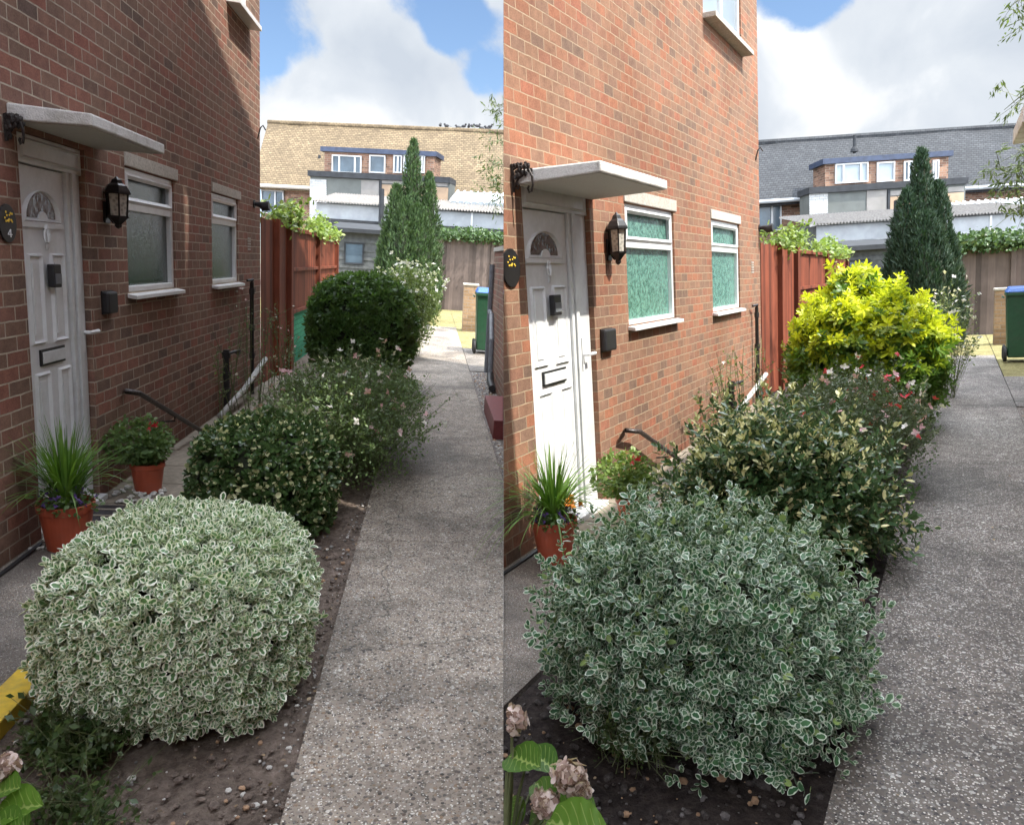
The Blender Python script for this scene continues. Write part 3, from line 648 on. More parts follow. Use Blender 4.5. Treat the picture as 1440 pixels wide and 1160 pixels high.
    if P.key == 'left':
        def q(px, py): uu, zz = w.uv(px, py); return ((uu-u0)/ulen, zz/zt)
        DOORL = dict(arch=(q(49.7, 308)[0], q(88.5, 308)[0], q(70, 308)[1], q(71.4, 273)[1]), up=(q(48, 357), q(76, 483), q(80, 357), q(105.5, 478)),
                     lo=(q(60, 527)[0], q(81, 527)[0], q(92, 518)[0], q(108.5, 514)[0], q(71, 524)[1]), letter=(q(66.3, 495), q(100.4, 505), q(83, 489)[1], q(83, 512)[1]),
                     kn=(q(73, 318), q(73, 352)), key=(q(73.7, 372), q(86, 404)), han=(q(117, 442), q(120, 494), q(119, 468)))
    D = DOORL; U = lambda x: u0+x*ulen; Z = lambda z: z*zt
    f = dn+.012
    au0, au1, az0, az1 = D['arch']; au0, au1, az0, az1 = U(au0), U(au1), Z(az0), Z(az1)
    cu = (au0+au1)/2; ru = (au1-au0)/2; rz = az1-az0
    arc = lambda k1, k2, dz=0: [(cu+math.cos(t)*ru*k1, az0-dz+math.sin(t)*(rz*k2)) for t in [math.pi*i/18 for i in range(19)]]
    g = B().prism(w, arc(1, 1), f-.004, f+.003); th.part('door_glass', g, doorglass, door)
    m = B()
    m.ring(w, arc(1.42, 1.30, .03), arc(1.06, 1.06), f, f+.016)
    m.prism(w, [(cu+math.cos(t)*ru*.34, az0-.02+math.sin(t)*rz*.42) for t in [math.pi*i/10 for i in range(11)]], f, f+.012)
    m.wbox(w, cu-ru*1.45, cu+ru*1.45, f, f+.014, az0-.05, az0-.022)
    (a0, a1, b0, b1) = D['up']
    for (p_, q_) in ((a0, a1), (b0, b1)):
        o_ = loop_rect(U(p_[0]), Z(q_[1]), U(q_[0]), Z(p_[1])); i1 = inset(o_, .022); i2 = inset(o_, .05)
        m.ring(w, o_, i1, f, f+.015); m.prism(w, i2, f-.001, f+.006)
    l0, l1, r0, r1, lt = D['lo']
    for x0_, x1_ in ((l0, l1), (r0, r1)):
        o_ = loop_rect(U(x0_), .16, U(x1_), Z(lt)); m.ring(w, o_, inset(o_, .022), f, f+.015); m.prism(w, inset(o_, .05), f-.001, f+.006)
    th.part('panel_moulding', m, upvc, door)
    (pa, pb_, lz1, lz0) = D['letter']
    lb = B().wbox(w, U(pa[0]), U(pb_[0]), f, f+.012, Z(lz0), Z(lz1)); th.part('letterbox', lb, black_gloss, door, bevel=.002)
    th.part('letter_flap', B().wbox(w, U(pa[0])+.012, U(pb_[0])-.012, f+.012, f+.02, Z(lz0)+.014, Z(lz1)-.014), upvc_sh, door, bevel=.002)
    k0, k1 = D['kn']; kn = B(); kc = w.pt(U(k0[0]), f+.012, (Z(k0[1])+Z(k1[1]))/2); hh = (Z(k0[1])-Z(k1[1]))/2
    kn.blob(kc+Vector((0, 0, hh*.8)), .022, 3, 2, (.5, 1, 1), .1); kn.tube([kc+w.d*(.03*math.sin(t))+Vector((.005, 0, hh*.2-.04*math.cos(t))) for t in [i*.524 for i in range(13)]], .006, 6)
    kn.tube([kc+Vector((0, 0, hh*.7)), kc+w.d*.012+Vector((.004, 0, 0)), kc+Vector((0, 0, -hh))], [.012, .01, .008], 6)
    th.part('door_knocker', kn, upvc, door, smooth=True)
    h0, h1, hm = D['han']; hb = B().wbox(w, U(h0[0])+.02, U(h0[0])+.045, f+.01, f+.028, Z(h1[1]), Z(h0[1]))
    hp = w.pt(U(hm[0])+.03, f+.03, Z(hm[1])); hb.tube([hp, hp+Vector((.035, 0, 0)), hp+Vector((.04, .05, 0)), hp+Vector((.038, .10, 0))], [.011, .011, .012, .013], 8)
    th.part('door_handle', hb, upvc, door, smooth=False)
    kk0, kk1 = D['key']
    ks = Thing(P, 'key_safe', f'black key safe hung in the middle of the white door of the {adj} house', 'key safe', w.pt(U(kk0[0]), f, Z(kk1[1])))
    ks.part('case', B().wbox(w, U(kk0[0]), U(kk1[0]), f+.012, f+.05, Z(kk1[1]), Z(kk0[1])), black_matt, bevel=.006)
    ks.part('keypad', B().wbox(w, U(kk0[0])+.01, U(kk1[0])-.01, f+.05, f+.055, Z(kk1[1])+.02, Z(kk0[1])-.05), grey_pipe, bevel=.002)
    # windows
    for wi_, (ua, ub, zb_, zt_, q) in enumerate(wi):
        ztr = w.uv((q['f'][0][0]+q['f'][1][0])/2, q['tr'][0])[1]; fw = .042
        fb = B(); f0, f1 = -.075, -.018
        for (x0_, x1_, y0_, y1_) in ((ua+.003, ua+fw, zb_+.003, zt_-.003), (ub-fw, ub-.003, zb_+.003, zt_-.003), (ua+fw, ub-fw, zb_+.003, zb_+fw), (ua+fw, ub-fw, zt_-fw, zt_-.003), (ua+fw, ub-fw, ztr-.028, ztr+.028)):
            fb.wbox(w, x0_, x1_, f0, f1, y0_, y1_)
        win = th.part('window', fb, upvc, bevel=.004, label='ground floor window ' + ('nearest the door' if wi_ == 0 else 'farther from the door'))
        fb = B(); iu0, iu1, iz0, iz1 = ua+fw, ub-fw, ztr+.028, zt_-fw     # opening top light sash
        o_ = loop_rect(iu0-.012, iz0-.012, iu1+.012, iz1+.012); fb.ring(w, o_, inset(o_, .045), f1-.002, f1+.016); th.part('sash', fb, upvc, win)
        th.part('glass', B().wbox(w, ua+fw, ub-fw, -.06, -.055, zb_+fw, zt_-fw), glass, win)
        (s0, s1, th_) = q['sill']; su_, sz_ = w.uv(*s0)
        q1 = w.uv(s1[0], s1[1]); e0 = P.atX(s0[0], s0[1]+th_, -a+.055); e1 = P.atX(s1[0], s1[1]+th_, -a+.055)
        th.part('sill', B().hexa([w.pt(ua-.02, -.05, zb_-.025), w.pt(ub+.03, -.05, zb_-.025), w.pt(ub+.03, .06, zb_-.04), w.pt(ua-.02, .06, zb_-.04), w.pt(ua-.02, -.05, zb_+.003), w.pt(ub+.03, -.05, zb_+.003), w.pt(ub+.03, .06, zb_-.014), w.pt(ua-.02, .06, zb_-.014)]), upvc, win, bevel=.002)
        la, lz = w.uv(*q['lint'][0]); lb_, _z = w.uv(*q['lint'][1])
        th.part('lintel', B().wbox(w, la, lb_, -.03, .012, zt_+.004, (lz+_z)/2), concrete_trim, win, bevel=.004)
    # upper window
    ua, ub, zb_ = su0+.02, su1-.05, upz; fb = B()
    for (x0_, x1_, y0_, y1_) in ((ua+.003, ua+.05, zb_+.003, zb_+1.147), (ub-.05, ub-.003, zb_+.003, zb_+1.147), (ua+.05, ub-.05, zb_+.003, zb_+.06), (ua+.05, ub-.05, zb_+1.09, zb_+1.147), ((ua+ub)/2-.04, (ua+ub)/2+.04, zb_+.06, zb_+1.09)):
        fb.wbox(w, x0_, x1_, -.08, -.02, y0_, y1_)
    win = th.part('window', fb, upvc, bevel=.004, label='upper floor window')
    th.part('glass', B().wbox(w, ua+.05, ub-.05, -.06, -.055, zb_+.05, zb_+1.1), far_blind, win)
    th.part('sill', B().hexa([w.pt(su0, -.05, zb_-.05), w.pt(su1, -.05, zb_-.05), w.pt(su1, .13, zb_-.06), w.pt(su0, .13, zb_-.06), w.pt(su0, -.05, zb_+.003), w.pt(su1, -.05, zb_+.003), w.pt(su1, .13, zb_-.012), w.pt(su0, .13, zb_-.012)]), concrete_trim if cl else upvc, win, bevel=.004)
    vu, vz = w.uv(*T['vent']); vb = B()
    for i in range(3):
        for j in range(5): vb.wbox(w, vu-.06+i*.045, vu-.03+i*.045, .001, .006, vz-.07+j*.03, vz-.052+j*.03)
    th.part('air_vent', vb, concrete_trim)
    # ---- things fixed on the wall
    (lx, lt_), (_, lbm) = T['lantern']; lu, _ = w.uv(lx, (lt_+lbm)/2); off = .075
    pt_ = P.atX(lx+4, lt_, -a+off); pb2 = P.atX(lx+4, lbm, -a+off); zc = (pt_.z+pb2.z)/2; hh = (pt_.z-pb2.z)
    c = Vector((-a+off, pt_.y*.5+pb2.y*.5, pb2.z)); lt = Thing(P, 'wall_lantern', f'black carriage lantern on the {adj} wall between the door and the window', 'lantern', c)
    hx = lambda r, z: (r, z*hh)
    lt.part('roof', B().lathe(c, [hx(.078, .66), hx(.085, .67), hx(.08, .72), hx(.06, .82), hx(.04, .86), hx(.03, .93), hx(.018, .95), hx(.0, 1)], 6), black_gloss, bevel=.002)
    lt.part('base', B().lathe(c, [hx(.0, .0), hx(.014, .02), hx(.024, .06), hx(.02, .09), hx(.036, .14), hx(.046, .17), hx(.066, .22), hx(.066, .25)], 6), black_gloss)
    lg = lt.part('glass', B().lathe(c, [hx(.052, .25), hx(.060, .66)], 6), lampglass)
    cg = B()
    for k in range(6):
        an = k*math.pi/3; e = Vector((math.cos(an), math.sin(an), 0)); cg.tube([c+e*.056+Vector((0, 0, hh*.24)), c+e*.066+Vector((0, 0, hh*.67))], .0055, 5)
    lt.part('cage', cg, black_gloss)
    ar = B().tube([(-a+.004, c.y, c.z+hh*.3), (-a+.05, c.y, c.z+hh*.12), (-a+off-.02, c.y, c.z+hh*.2)], .011, 8); ar.box(-a+.001, -a+.015, c.y-.035, c.y+.035, c.z+hh*.1, c.z+hh*.5)
    lt.part('bracket', ar, black_gloss)
    x, y, rx, ry = T['plaque']; pu, pz = w.uv(x, y); pu2 = w.uv(x+rx, y)[0]-pu; pz2 = pz-w.uv(x, y+ry)[1]
    e = [(pu+math.cos(t)*pu2, pz+math.sin(t)*pz2) for t in [i*math.pi/16 for i in range(32)]]
    pq = Thing(P, 'number_plaque', f'black oval house number plaque with painted flowers left of the door of the {adj} house', 'house number', w.pt(pu, 0, pz-pz2))
    pq.part('plate', B().prism(w, e, .002, .012), black_gloss, bevel=.002, clip=cl)
    fl = B(); rr = random.Random(4)
    for k in range(16): cc_ = w.pt(pu+rr.uniform(-.5, .5)*pu2, .014, pz+pz2*rr.uniform(.05, .62)); fl.lathe(cc_, [(0, 0), (.006, .001), (.005, .003), (0, .004)], 6, ax=(w.d, Vector((0, 0, 1)), w.n))
    pq.part('flower_painting', fl, yellow, clip=cl)
    if P.key == 'left':
        nn = B(); ou, oz = pu+.0*pu2, pz-pz2*.72; hz = pz2*.42
        nn.prism(w, [(ou+.010, oz), (ou+.016, oz), (ou+.016, oz+hz), (ou+.010, oz+hz)], .0125, .015); nn.prism(w, [(ou-.012, oz+hz*.28), (ou+.024, oz+hz*.28), (ou+.024, oz+hz*.40), (ou-.012, oz+hz*.40)], .0125, .0155)
        nn.prism(w, [(ou-.012, oz+hz*.40), (ou-.004, oz+hz*.40), (ou+.0105, oz+hz*.9), (ou+.0105, oz+hz)], .0125, .0145)
        pq.part('numeral_four', nn, upvc)
    x, y, wd, ht = T['box']; bu0, bz = w.uv(x-wd/2, y); bu1, _ = w.uv(x+wd/2, y); bz1 = w.uv(x, y-ht/2)[1]; bz0 = w.uv(x, y+ht/2)[1]
    kb = Thing(P, 'intercom_box', f'small black rounded box on the {adj} brick wall right of the door', 'box', w.pt(bu0, 0, bz0))
    kb.part('cover', B().wbox(w, bu0, bu1-.02, .002, .05, bz0, bz1), black_matt, bevel=.014)
    kb.part('back_plate', B().wbox(w, bu0+.004, bu1-.015, .001, .012, bz0-.004, bz1+.004), black_gloss)
    x, y = T['flood']; fu, fz = w.uv(x, y); fc = w.pt(min(fu, yc-.03), .0, fz)
    fd = Thing(P, 'wall_spotlight', f'small black spotlight near the far corner of the {adj} brick wall', 'light', fc)
    fd.part('body', B().tube([fc+w.n*.005, fc+w.n*.06+w.d*0, fc+w.n*.10+Vector((0, 0, -.02)), fc+w.n*.17+Vector((0, 0, -.01))], [.02, .03, .05, .055], 12), black_matt, smooth=False)
    fd.part('wall_plate', B().tube([fc+w.n*.001, fc+w.n*.012], .045, 14), black_matt)
    x, y = T['hook']; hu, hz_ = w.uv(x, y); hu = min(hu, yc-.05); hc = w.pt(hu, .002, hz_)
    solo(P, 'cable_hook', B().tube([hc+Vector((0, 0, -.12)), hc+w.n*.03+Vector((0, 0, 0)), hc+w.n*.06+Vector((0, 0, .03)), hc+w.n*.09+Vector((0, 0, -.02))], .008, 6), iron, f'small rusty hook high on the {adj} wall by its far corner', 'hook', hc)
    # ornate hanging bracket beside the canopy
    bx0, by0, bx1, by1 = T['bracket']; c0 = P.atY(bx0+6, by0+4, y0-.03); c1 = P.atY(bx1-10, by1-4, y0-.03)
    c0 = Vector((-a+.005, y0-.03, c0.z)); zt0 = c0.z; x1_ = c1.x; drop = zt0-c1.z
    ib = B(); X = lambda s_: -a+.01+(x1_+a-.01)*s_
    cv = lambda pts, r=.007: ib.tube([(X(s_), y0-.03+dy, zt0-drop*t) for s_, t, dy in pts], r, 6)
    cv([(0, -.1, 0), (0, .9, 0)], .010); cv([(0, .12, 0), (.3, .02, 0), (.62, .05, 0), (.85, .18, 0), (.98, .42, 0), (1, .72, 0), (.92, .95, 0), (.80, .98, 0), (.74, .84, 0), (.80, .74, 0)])
    cv([(0, .85, 0), (.12, .6, 0), (.3, .42, 0), (.5, .36, 0), (.62, .22, 0), (.6, .1, 0)]); cv([(.12, .75, 0), (.24, .8, 0), (.3, .68, 0), (.22, .6, 0), (.14, .66, 0)])
    rr = random.Random(5)
    for s_, t in ((.2, .02), (.32, -.03), (.45, .0), (.56, .05), (.68, -.02), (.75, .06), (.86, .12), (.4, .3), (.52, .28), (.3, .22), (.15, .35)):
        for k in range(3): ib.blob((X(s_)+rr.uniform(-.012, .012), y0-.03+rr.uniform(-.012, .012), zt0-drop*t+rr.uniform(-.012, .012)), .012, k, 1, (1, .5, 1.2), .3)
    solo(P, 'hanging_basket_bracket', ib, iron, f'ornate black iron scroll bracket under the canopy edge of the {adj} house', 'bracket', c0, clip=cl, cap=False)
    # handrail and pipes
    r0, r1, r2 = T['rail']; A = P.atX(*r0, -a+.01); A1 = P.atX(*r1, -a+.09); A2 = P.atX(*r2, -a+.12)
    hr = Thing(P, 'handrail', f'dark metal handrail sloping down the {adj} brick wall beside the door', 'handrail', (-a, A.y, 0))
    hr.part('rail', B().tube([A, P.atX(*r0, -a+.08), A1, A2, A2+Vector((0, .04, -.03))], .019, 10), rail_m, smooth=True)
    mid = A1.lerp(A2, .5); hr.part('bracket', B().tube([mid, Vector((mid.x, mid.y, mid.z-.05)), Vector((-a+.004, mid.y, mid.z-.06))], .008, 6), rail_m)
    for nm, key, lab in (('pipe1', 'gas', 'short black soil pipe rising at the foot of the {} wall'), ('pipe2', 'down', 'thin black downpipe near the far corner of the {} wall')):
        q0, q1 = T[nm]; z1_ = P.atX(*q0, -a+.06); yb = z1_.y; r_ = .03 if nm == 'pipe1' else .022
        if nm == 'pipe2': yb = min(yb, yc-.03)
        dp = Thing(P, 'drain_pipe', lab.format(adj), 'pipe', (-a+.06, yb, 0))
        dp.part('pipe', B().tube([(-a+.06, yb, .0), (-a+.06, yb, z1_.z)], r_, 10), black_gloss if nm == 'pipe2' else black_matt)
        for zz in (.35, .6, .92): dp.part('collar', B().tube([(-a+.06, yb, z1_.z*zz-.03), (-a+.06, yb, z1_.z*zz+.03)], r_*1.35, 10), black_matt)
        if nm == 'pipe1': dp.part('branch', B().tube([(-a+.07, yb, z1_.z-.04), (-a+.15, yb+.15, z1_.z-.02), (-a+.1, yb+.32, z1_.z-.08), (-a+.03, yb+.4, z1_.z-.06)], .015, 8), black_matt)
        else: dp.part('hook_end', B().tube([(-a+.06, yb, z1_.z), (-a+.08, yb-.04, z1_.z+.03), (-a+.04, yb-.12, z1_.z+.02)], .014, 8), black_matt)
    lp = w.uv(*T['pipe1'][1])[0]
    solo(P, 'waste_pipe', B().tube([(-a+.12, lp-.6, .06), (-a+.12, lp+.3, .16), (-a+.10, yc-.2, .34)], .03, 10), pale_pipe, f'pale plastic waste pipe sloping along the foot of the {adj} wall', 'pipe', (-a+.1, lp, 0), smooth=True)
    return w, yc

wL, ycL = house(L, brick_L, obsc_L)
wR, ycR = house(Rt, brick_R, obsc_R)
print('corner', ycL, ycR)

# ================================================================== ground
def sheet(x0, x1, y0, y1, z): return B().add([(x0, y0, z), (x1, y0, z), (x1, y1, z), (x0, y1, z)], [(0, 1, 2, 3)])
def rough_sheet(x0, x1, y0, y1, z, nx, ny, amp, seed):
    rr = random.Random(seed); b = B(); vs = []
    for j in range(ny+1):
        for i in range(nx+1):
            vs.append((x0+(x1-x0)*i/nx, y0+(y1-y0)*j/ny, z+(rr.uniform(-amp, amp) if 0 < i < nx and 0 < j < ny else 0)))
    b.add(vs, [(j*(nx+1)+i, j*(nx+1)+i+1, (j+1)*(nx+1)+i+1, (j+1)*(nx+1)+i) for j in range(ny) for i in range(nx)]); return b
def slabs(x0, x1, y0, y1, length, z, t=.06, gap=.007, off=0):
    b = B(); y = y0
    while y < y1: b.box(x0, x1, y+gap/2, min(y+length, y1)-gap/2, z-t, z); y += length
    return b
struct(L, 'ground', sheet(-40, 25, -3, 90, -.045), soil_L, clip=True, cap=False)
struct(Rt, 'ground', sheet(-25, 40, -3, 90, -.045), soil_R, clip=True, cap=False)
struct(L, 'flower_bed_soil', rough_sheet(-1.46, -.37, 1.2, 12, -.028, 40, 360, .008, 1), soil_L, smooth=True)
struct(Rt, 'flower_bed_soil', rough_sheet(-1.46, -.28, 1.0, 10.5, -.028, 40, 360, .008, 2), soil_R, smooth=True, clip=True, cap=False)
struct(L, 'path', slabs(-.38, .59, -1, 19, 2.6, 0, off=0), path_L, clip=True)
struct(Rt, 'path', slabs(-.29, .59, -1, 15.5, 2.6, 0), path_R)
struct(L, 'side_paving', slabs(-2.08, -1.45, -1, 4.3, 5.4, -.002), pave_L)
struct(Rt, 'side_paving', slabs(-2.2, -1.45, -1, 4.0, 5.1, -.002), pave_R, clip=True)
for P, y0, y1 in ((L, 4.3, 10.3), (Rt, 4.0, 9.6)):
    struct(P, 'side_slabs', slabs(-P.a, -1.45, y0, y1, .45, -.004, gap=.012), slab_m)
struct(L, 'lawn', sheet(-6, .59, 19, 27, -.02), grass_dry); struct(Rt, 'lawn', sheet(-5, .6, 15.5, 21.5, -.02), grass_dry)
struct(L, 'lawn', sheet(.6, 6, 14.5, 27, -.02), grass_dry); struct(Rt, 'lawn', sheet(.61, 6, 12.5, 21.5, -.02), grass_dry)
struct(L, 'gravel', sheet(.6, 1.6, 5, 11.4, -.018), gravel_base, clip=True, cap=False); struct(Rt, 'gravel', sheet(.6, 1.6, 5, 9.8, -.018), gravel_base)
struct(L, 'bin_apron', slabs(.6, 1.6, 11.4, 14.5, 3.2, -.006), pave_L, clip=True); struct(Rt, 'bin_apron', slabs(.6, 1.6, 9.8, 12.5, 3, -.006), path_R)
def pebbles(P, n, x0, x1, y0, y1, r0, r1, mats, seed, z=-.018, name='pebbles', avoid=None, clip=False):
    rr = random.Random(seed)
    for mi, m in enumerate(mats):
        b = B()
        for _ in range(n//len(mats)):
            x, y = rr.uniform(x0, x1), rr.uniform(y0, y1); r = r0 + (r1-r0)*rr.random()**3
            if avoid and avoid(x, y): continue
            b.blob((x, y, z+r*rr.uniform(-.35, .2)), r, rr.randrange(9999), 1, (rr.uniform(.7, 1.2), rr.uniform(.7, 1.2), .6), .15)
        tag(link(P, name, b, m, Vector((0, 0, 0)), smooth=False, clip=clip, cap=False), kind='stuff')
st1 = plain('stone_grey', (.20, .19, .18), .85, var=.3, scale=20); st2 = plain('stone_tan', (.32, .20, .12), .8, var=.3, scale=20); st3 = plain('stone_pale', (.5, .48, .45), .8, var=.15, scale=20); clod = plain('soil_clod', (.15, .115, .095), .95, var=.4, scale=60, bump=1)
clodR = plain('soil_clod_dark', (.05, .042, .04), .95, var=.4, scale=60, bump=1); st1R = plain('stone_dark', (.11, .10, .10), .85, var=.3, scale=20)
pebbles(L, 2200, -1.4, -.42, 1.6, 4.6, .002, .017, [clod, clod, clod, clod, clod, clod, clod, st1, st2, st3], 3)
pebbles(L, 500, -.46, -.38, 1.4, 7, .003, .012, [clod, clod, st1, st3], 4)
pebbles(L, 520, -.40, -.31, 1.4, 8, .002, .007, [clod, clod, clod, st1], 14, z=.001)
pebbles(Rt, 520, -.31, -.22, 1.3, 8, .002, .007, [clodR, clodR, st1R], 15, z=.001)
pebbles(L, 160, -.35, .58, 1.4, 8, .002, .006, [st1, st3], 16, z=.001, clip=True)
pebbles(Rt, 160, -.25, .58, 1.3, 8, .002, .006, [st1, st3], 17, z=.001)
pebbles(Rt, 2200, -1.4, -.32, 1.4, 4.2, .003, .022, [clodR, clodR, clodR, clodR, st1R, st2], 5)
pebbles(L, 1500, .62, .98, 5.5, 11.3, .010, .022, [st1, st2, st3], 6, clip=True); pebbles(Rt, 900, .62, .9, 6, 9.7, .010, .022, [st1, st2, st1R], 7)
rgl = np.random.default_rng(5)
def litter(P, x0, x1, y0, y1, n, mat, seed, z=-.012, sz=.02):
    rg = np.random.default_rng(seed); C_ = np.c_[rg.uniform(x0, x1, n), rg.uniform(y0, y1, n), np.full(n, z)]
    D = rg.normal(size=(n, 3)); D[:, 2] *= .15; N = np.c_[rg.normal(0, .35, (n, 2)), np.ones(n)]
    tag(link(P, 'leaf_litter', leaf_mesh('leaf_litter', OVAL, C_, D, N, rg.uniform(.5, 1.2, n)*sz, rg), mat, Vector((0, 0, 0))), kind='stuff')
lf_lit = leaf_mat('fallen_leaf', (.22, .13, .06), (.42, .33, .22), trans=.1, rough=.8)
litter(L, -1.4, -.36, 1.7, 6, 170, lf_lit, 1); litter(Rt, -1.4, -.3, 1.6, 5, 70, lf_lit, 2); litter(L, -.3, .4, 1.8, 7, 14, lf_lit, 3, .004); litter(Rt, -.2, .5, 1.8, 7, 22, lf_lit, 3, .004, .015)

# ================================================================== clipped and grown shrubs
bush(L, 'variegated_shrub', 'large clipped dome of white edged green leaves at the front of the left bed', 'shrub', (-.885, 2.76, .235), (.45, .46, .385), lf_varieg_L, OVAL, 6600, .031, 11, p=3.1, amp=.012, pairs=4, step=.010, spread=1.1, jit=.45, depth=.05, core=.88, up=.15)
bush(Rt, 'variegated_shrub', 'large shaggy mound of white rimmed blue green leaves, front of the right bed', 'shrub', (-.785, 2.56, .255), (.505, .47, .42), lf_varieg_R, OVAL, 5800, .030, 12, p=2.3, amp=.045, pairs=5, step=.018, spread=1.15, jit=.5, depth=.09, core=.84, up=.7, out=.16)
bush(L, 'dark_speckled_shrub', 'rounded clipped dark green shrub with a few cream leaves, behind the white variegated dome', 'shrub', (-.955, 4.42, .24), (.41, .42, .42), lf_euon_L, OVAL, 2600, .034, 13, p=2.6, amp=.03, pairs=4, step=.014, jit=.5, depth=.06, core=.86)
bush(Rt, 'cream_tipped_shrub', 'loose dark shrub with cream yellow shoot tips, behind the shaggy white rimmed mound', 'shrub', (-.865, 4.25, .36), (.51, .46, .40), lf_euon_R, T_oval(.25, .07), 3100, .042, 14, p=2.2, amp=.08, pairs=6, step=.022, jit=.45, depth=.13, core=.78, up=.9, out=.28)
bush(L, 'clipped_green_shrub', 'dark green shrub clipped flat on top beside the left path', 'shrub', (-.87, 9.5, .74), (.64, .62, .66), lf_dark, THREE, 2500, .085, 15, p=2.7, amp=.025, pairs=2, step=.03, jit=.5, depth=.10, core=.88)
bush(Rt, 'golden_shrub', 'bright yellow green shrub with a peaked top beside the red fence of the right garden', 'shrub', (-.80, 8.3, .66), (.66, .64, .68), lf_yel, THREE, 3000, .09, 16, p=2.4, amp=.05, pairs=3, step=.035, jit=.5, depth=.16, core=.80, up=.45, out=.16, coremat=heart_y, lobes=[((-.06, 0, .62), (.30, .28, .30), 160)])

def flowers(name, th, pts, mat, size, rg, P, base, petals=4, up=.5):
    C_, D_, N_ = [], [], []
    for p in pts:
        ax = unit(rg.normal(size=(1, 3)) + np.array([[0, 0, up]]))[0]; h = unit(np.cross(ax, rg.normal(size=3))[None])[0]; h2 = np.cross(ax, h)
        for k in range(petals):
            a = 2*math.pi*k/petals + rg.normal(0, .2); C_.append(p); D_.append(h*math.cos(a)+h2*math.sin(a)+ax*.35); N_.append(ax)
    return th.part(name, leaf_mesh(name, (OVAL if size > .02 else SIMPLE) if petals < 8 else SIMPLE, np.array(C_), np.array(D_), np.array(N_), size*rg.uniform(.7, 1.2, len(C_)), rg, P, base), mat)
def airy(P, name, label, c, rad, n_st, leafmat, fmats, seed, lsize=.022, fsize=.02, nf=90, leaves=26, stemr=.0022, cat='shrub', lean=.8, part='foliage', tall=.25, fill=0, group=None, basew=.35):
    rg = np.random.default_rng(seed); base = Vector((c[0], c[1], 0)); th = Thing(P, name, label, cat, base, group)
    sb = B(); Lc, Ld, Ln = [], [], []; tips = []
    c = np.array(c, float); rad = np.array(rad, float)
    for i in range(n_st):
        a = rg.uniform(0, 2*math.pi); rr_ = math.sqrt(rg.random()); s0 = c*[1, 1, 0]+np.array([math.cos(a)*rad[0]*rr_*basew, math.sin(a)*rad[1]*rr_*basew, -.02])
        el = math.asin(min(1, rg.random()**.6)); ex = 1+(rg.random() < tall)*rg.uniform(.05, .3)
        tip = np.array([c[0]+math.cos(a)*math.cos(el)*rad[0]*ex, c[1]+math.sin(a)*math.cos(el)*rad[1]*ex, c[2]+math.sin(el)*rad[2]*ex]); tip[2] = max(tip[2], .05)
        mid = (s0+tip)/2 + np.array([0, 0, .12*rad[2]]) + rg.normal(0, .03, 3)
        ts = np.linspace(0, 1, 7); pts = [(1-t)**2*s0+2*t*(1-t)*mid+t*t*tip for t in ts]
        sb.tube(pts, [stemr*(1.5-t) for t in ts], 3, cap=False); tips.append((tip, pts))
        for t in rg.uniform(.25, .98, leaves):
            p = (1-t)**2*s0+2*t*(1-t)*mid+t*t*tip; Lc.append(p+rg.normal(0, .012, 3)); Ld.append(rg.normal(size=3)+np.array([0, 0, .3])); Ln.append(rg.normal(0, .5, 3)+np.array([0, 0, 1]))
        for _ in range(3):
            t = rg.uniform(.4, .9); p = (1-t)**2*s0+2*t*(1-t)*mid+t*t*tip; e = p+rg.normal(0, .09, 3)*np.array([1, 1, .6])+np.array([0, 0, .05]); sb.tube([p, e], stemr*.6, 3, cap=False); tips.append((e, [p, e]))
            for q in rg.random(leaves//5): Lc.append(p+(e-p)*q+rg.normal(0, .008, 3)); Ld.append(rg.normal(size=3)+(e-p)*6); Ln.append(rg.normal(0, .5, 3)+np.array([0, 0, 1]))
    if fill:
        d = unit(rg.normal(size=(fill, 3))); f = rg.random((fill, 1))**.45; pp = c+d*rad*f*.92*lump(d, seed, .06)[:, None]; pp = pp[pp[:, 2] > .02]
        Lc += list(pp); Ld += list(rg.normal(size=(len(pp), 3))); Ln += list(rg.normal(0, .6, (len(pp), 3))+np.array([0, 0, 1]))
    th.part('stems', sb, stem_green)
    n = len(Lc); th.part(part, leaf_mesh(part, SIMPLE, np.array(Lc), np.array(Ld), np.array(Ln), lsize*rg.uniform(.6, 1.3, n), rg, P, base), leafmat)
    for k, (m, fr) in enumerate(fmats):
        idx = rg.choice(len(tips), min(len(tips), int(nf*fr)), replace=False); flowers('blossom', th, [tips[i][0] + rg.normal(0, .01, 3) for i in idx], m, fsize, rg, P, base)
    return th
airy(L, 'flowering_sage', 'airy plant with small white and pink flowers sprawling behind the dark speckled shrub', (-.62, 5.8, .34), (.70, 1.2, .52), 300, lf_fine, [(pet_white, 1), (pet_pink, .6)], 21, .026, .028, 110, 30, fill=11000)
airy(Rt, 'flowering_sage', 'fine stemmed plant with white and red flowers spilling onto the right path', (-.66, 5.9, .36), (.64, .85, .50), 240, lf_fine_R, [(pet_white, 1), (pet_pink, .5), (pet_red, .35)], 22, .025, .030, 130, 30, fill=9500)
airy(L, 'white_flowered_shrub', 'pale green shrub dotted with white flowers behind the clipped block by the path', (-.42, 12.8, .78), (.60, .8, .80), 150, lf_airy, [(pet_white, 2.2)], 23, .05, .04, 150, 30, fill=5200)
airy(Rt, 'white_flowered_shrub', 'small spray of white flowers showing at the right of the golden shrub', (-.10, 10.4, .62), (.36, .5, .72), 60, lf_airy, [(pet_white, 1.6)], 24, .03, .028, 90, 16, fill=500)
airy(L, 'climbing_rose', 'straggly thorny stems with a few pink buds against the foot of the shaded wall', (-1.75, 7.7, .35), (.34, 1.3, .72), 34, lf_fine, [(pet_pink, .6), (pet_white, .4)], 25, .03, .02, 30, 9, stemr=.004, tall=.5, basew=.9)
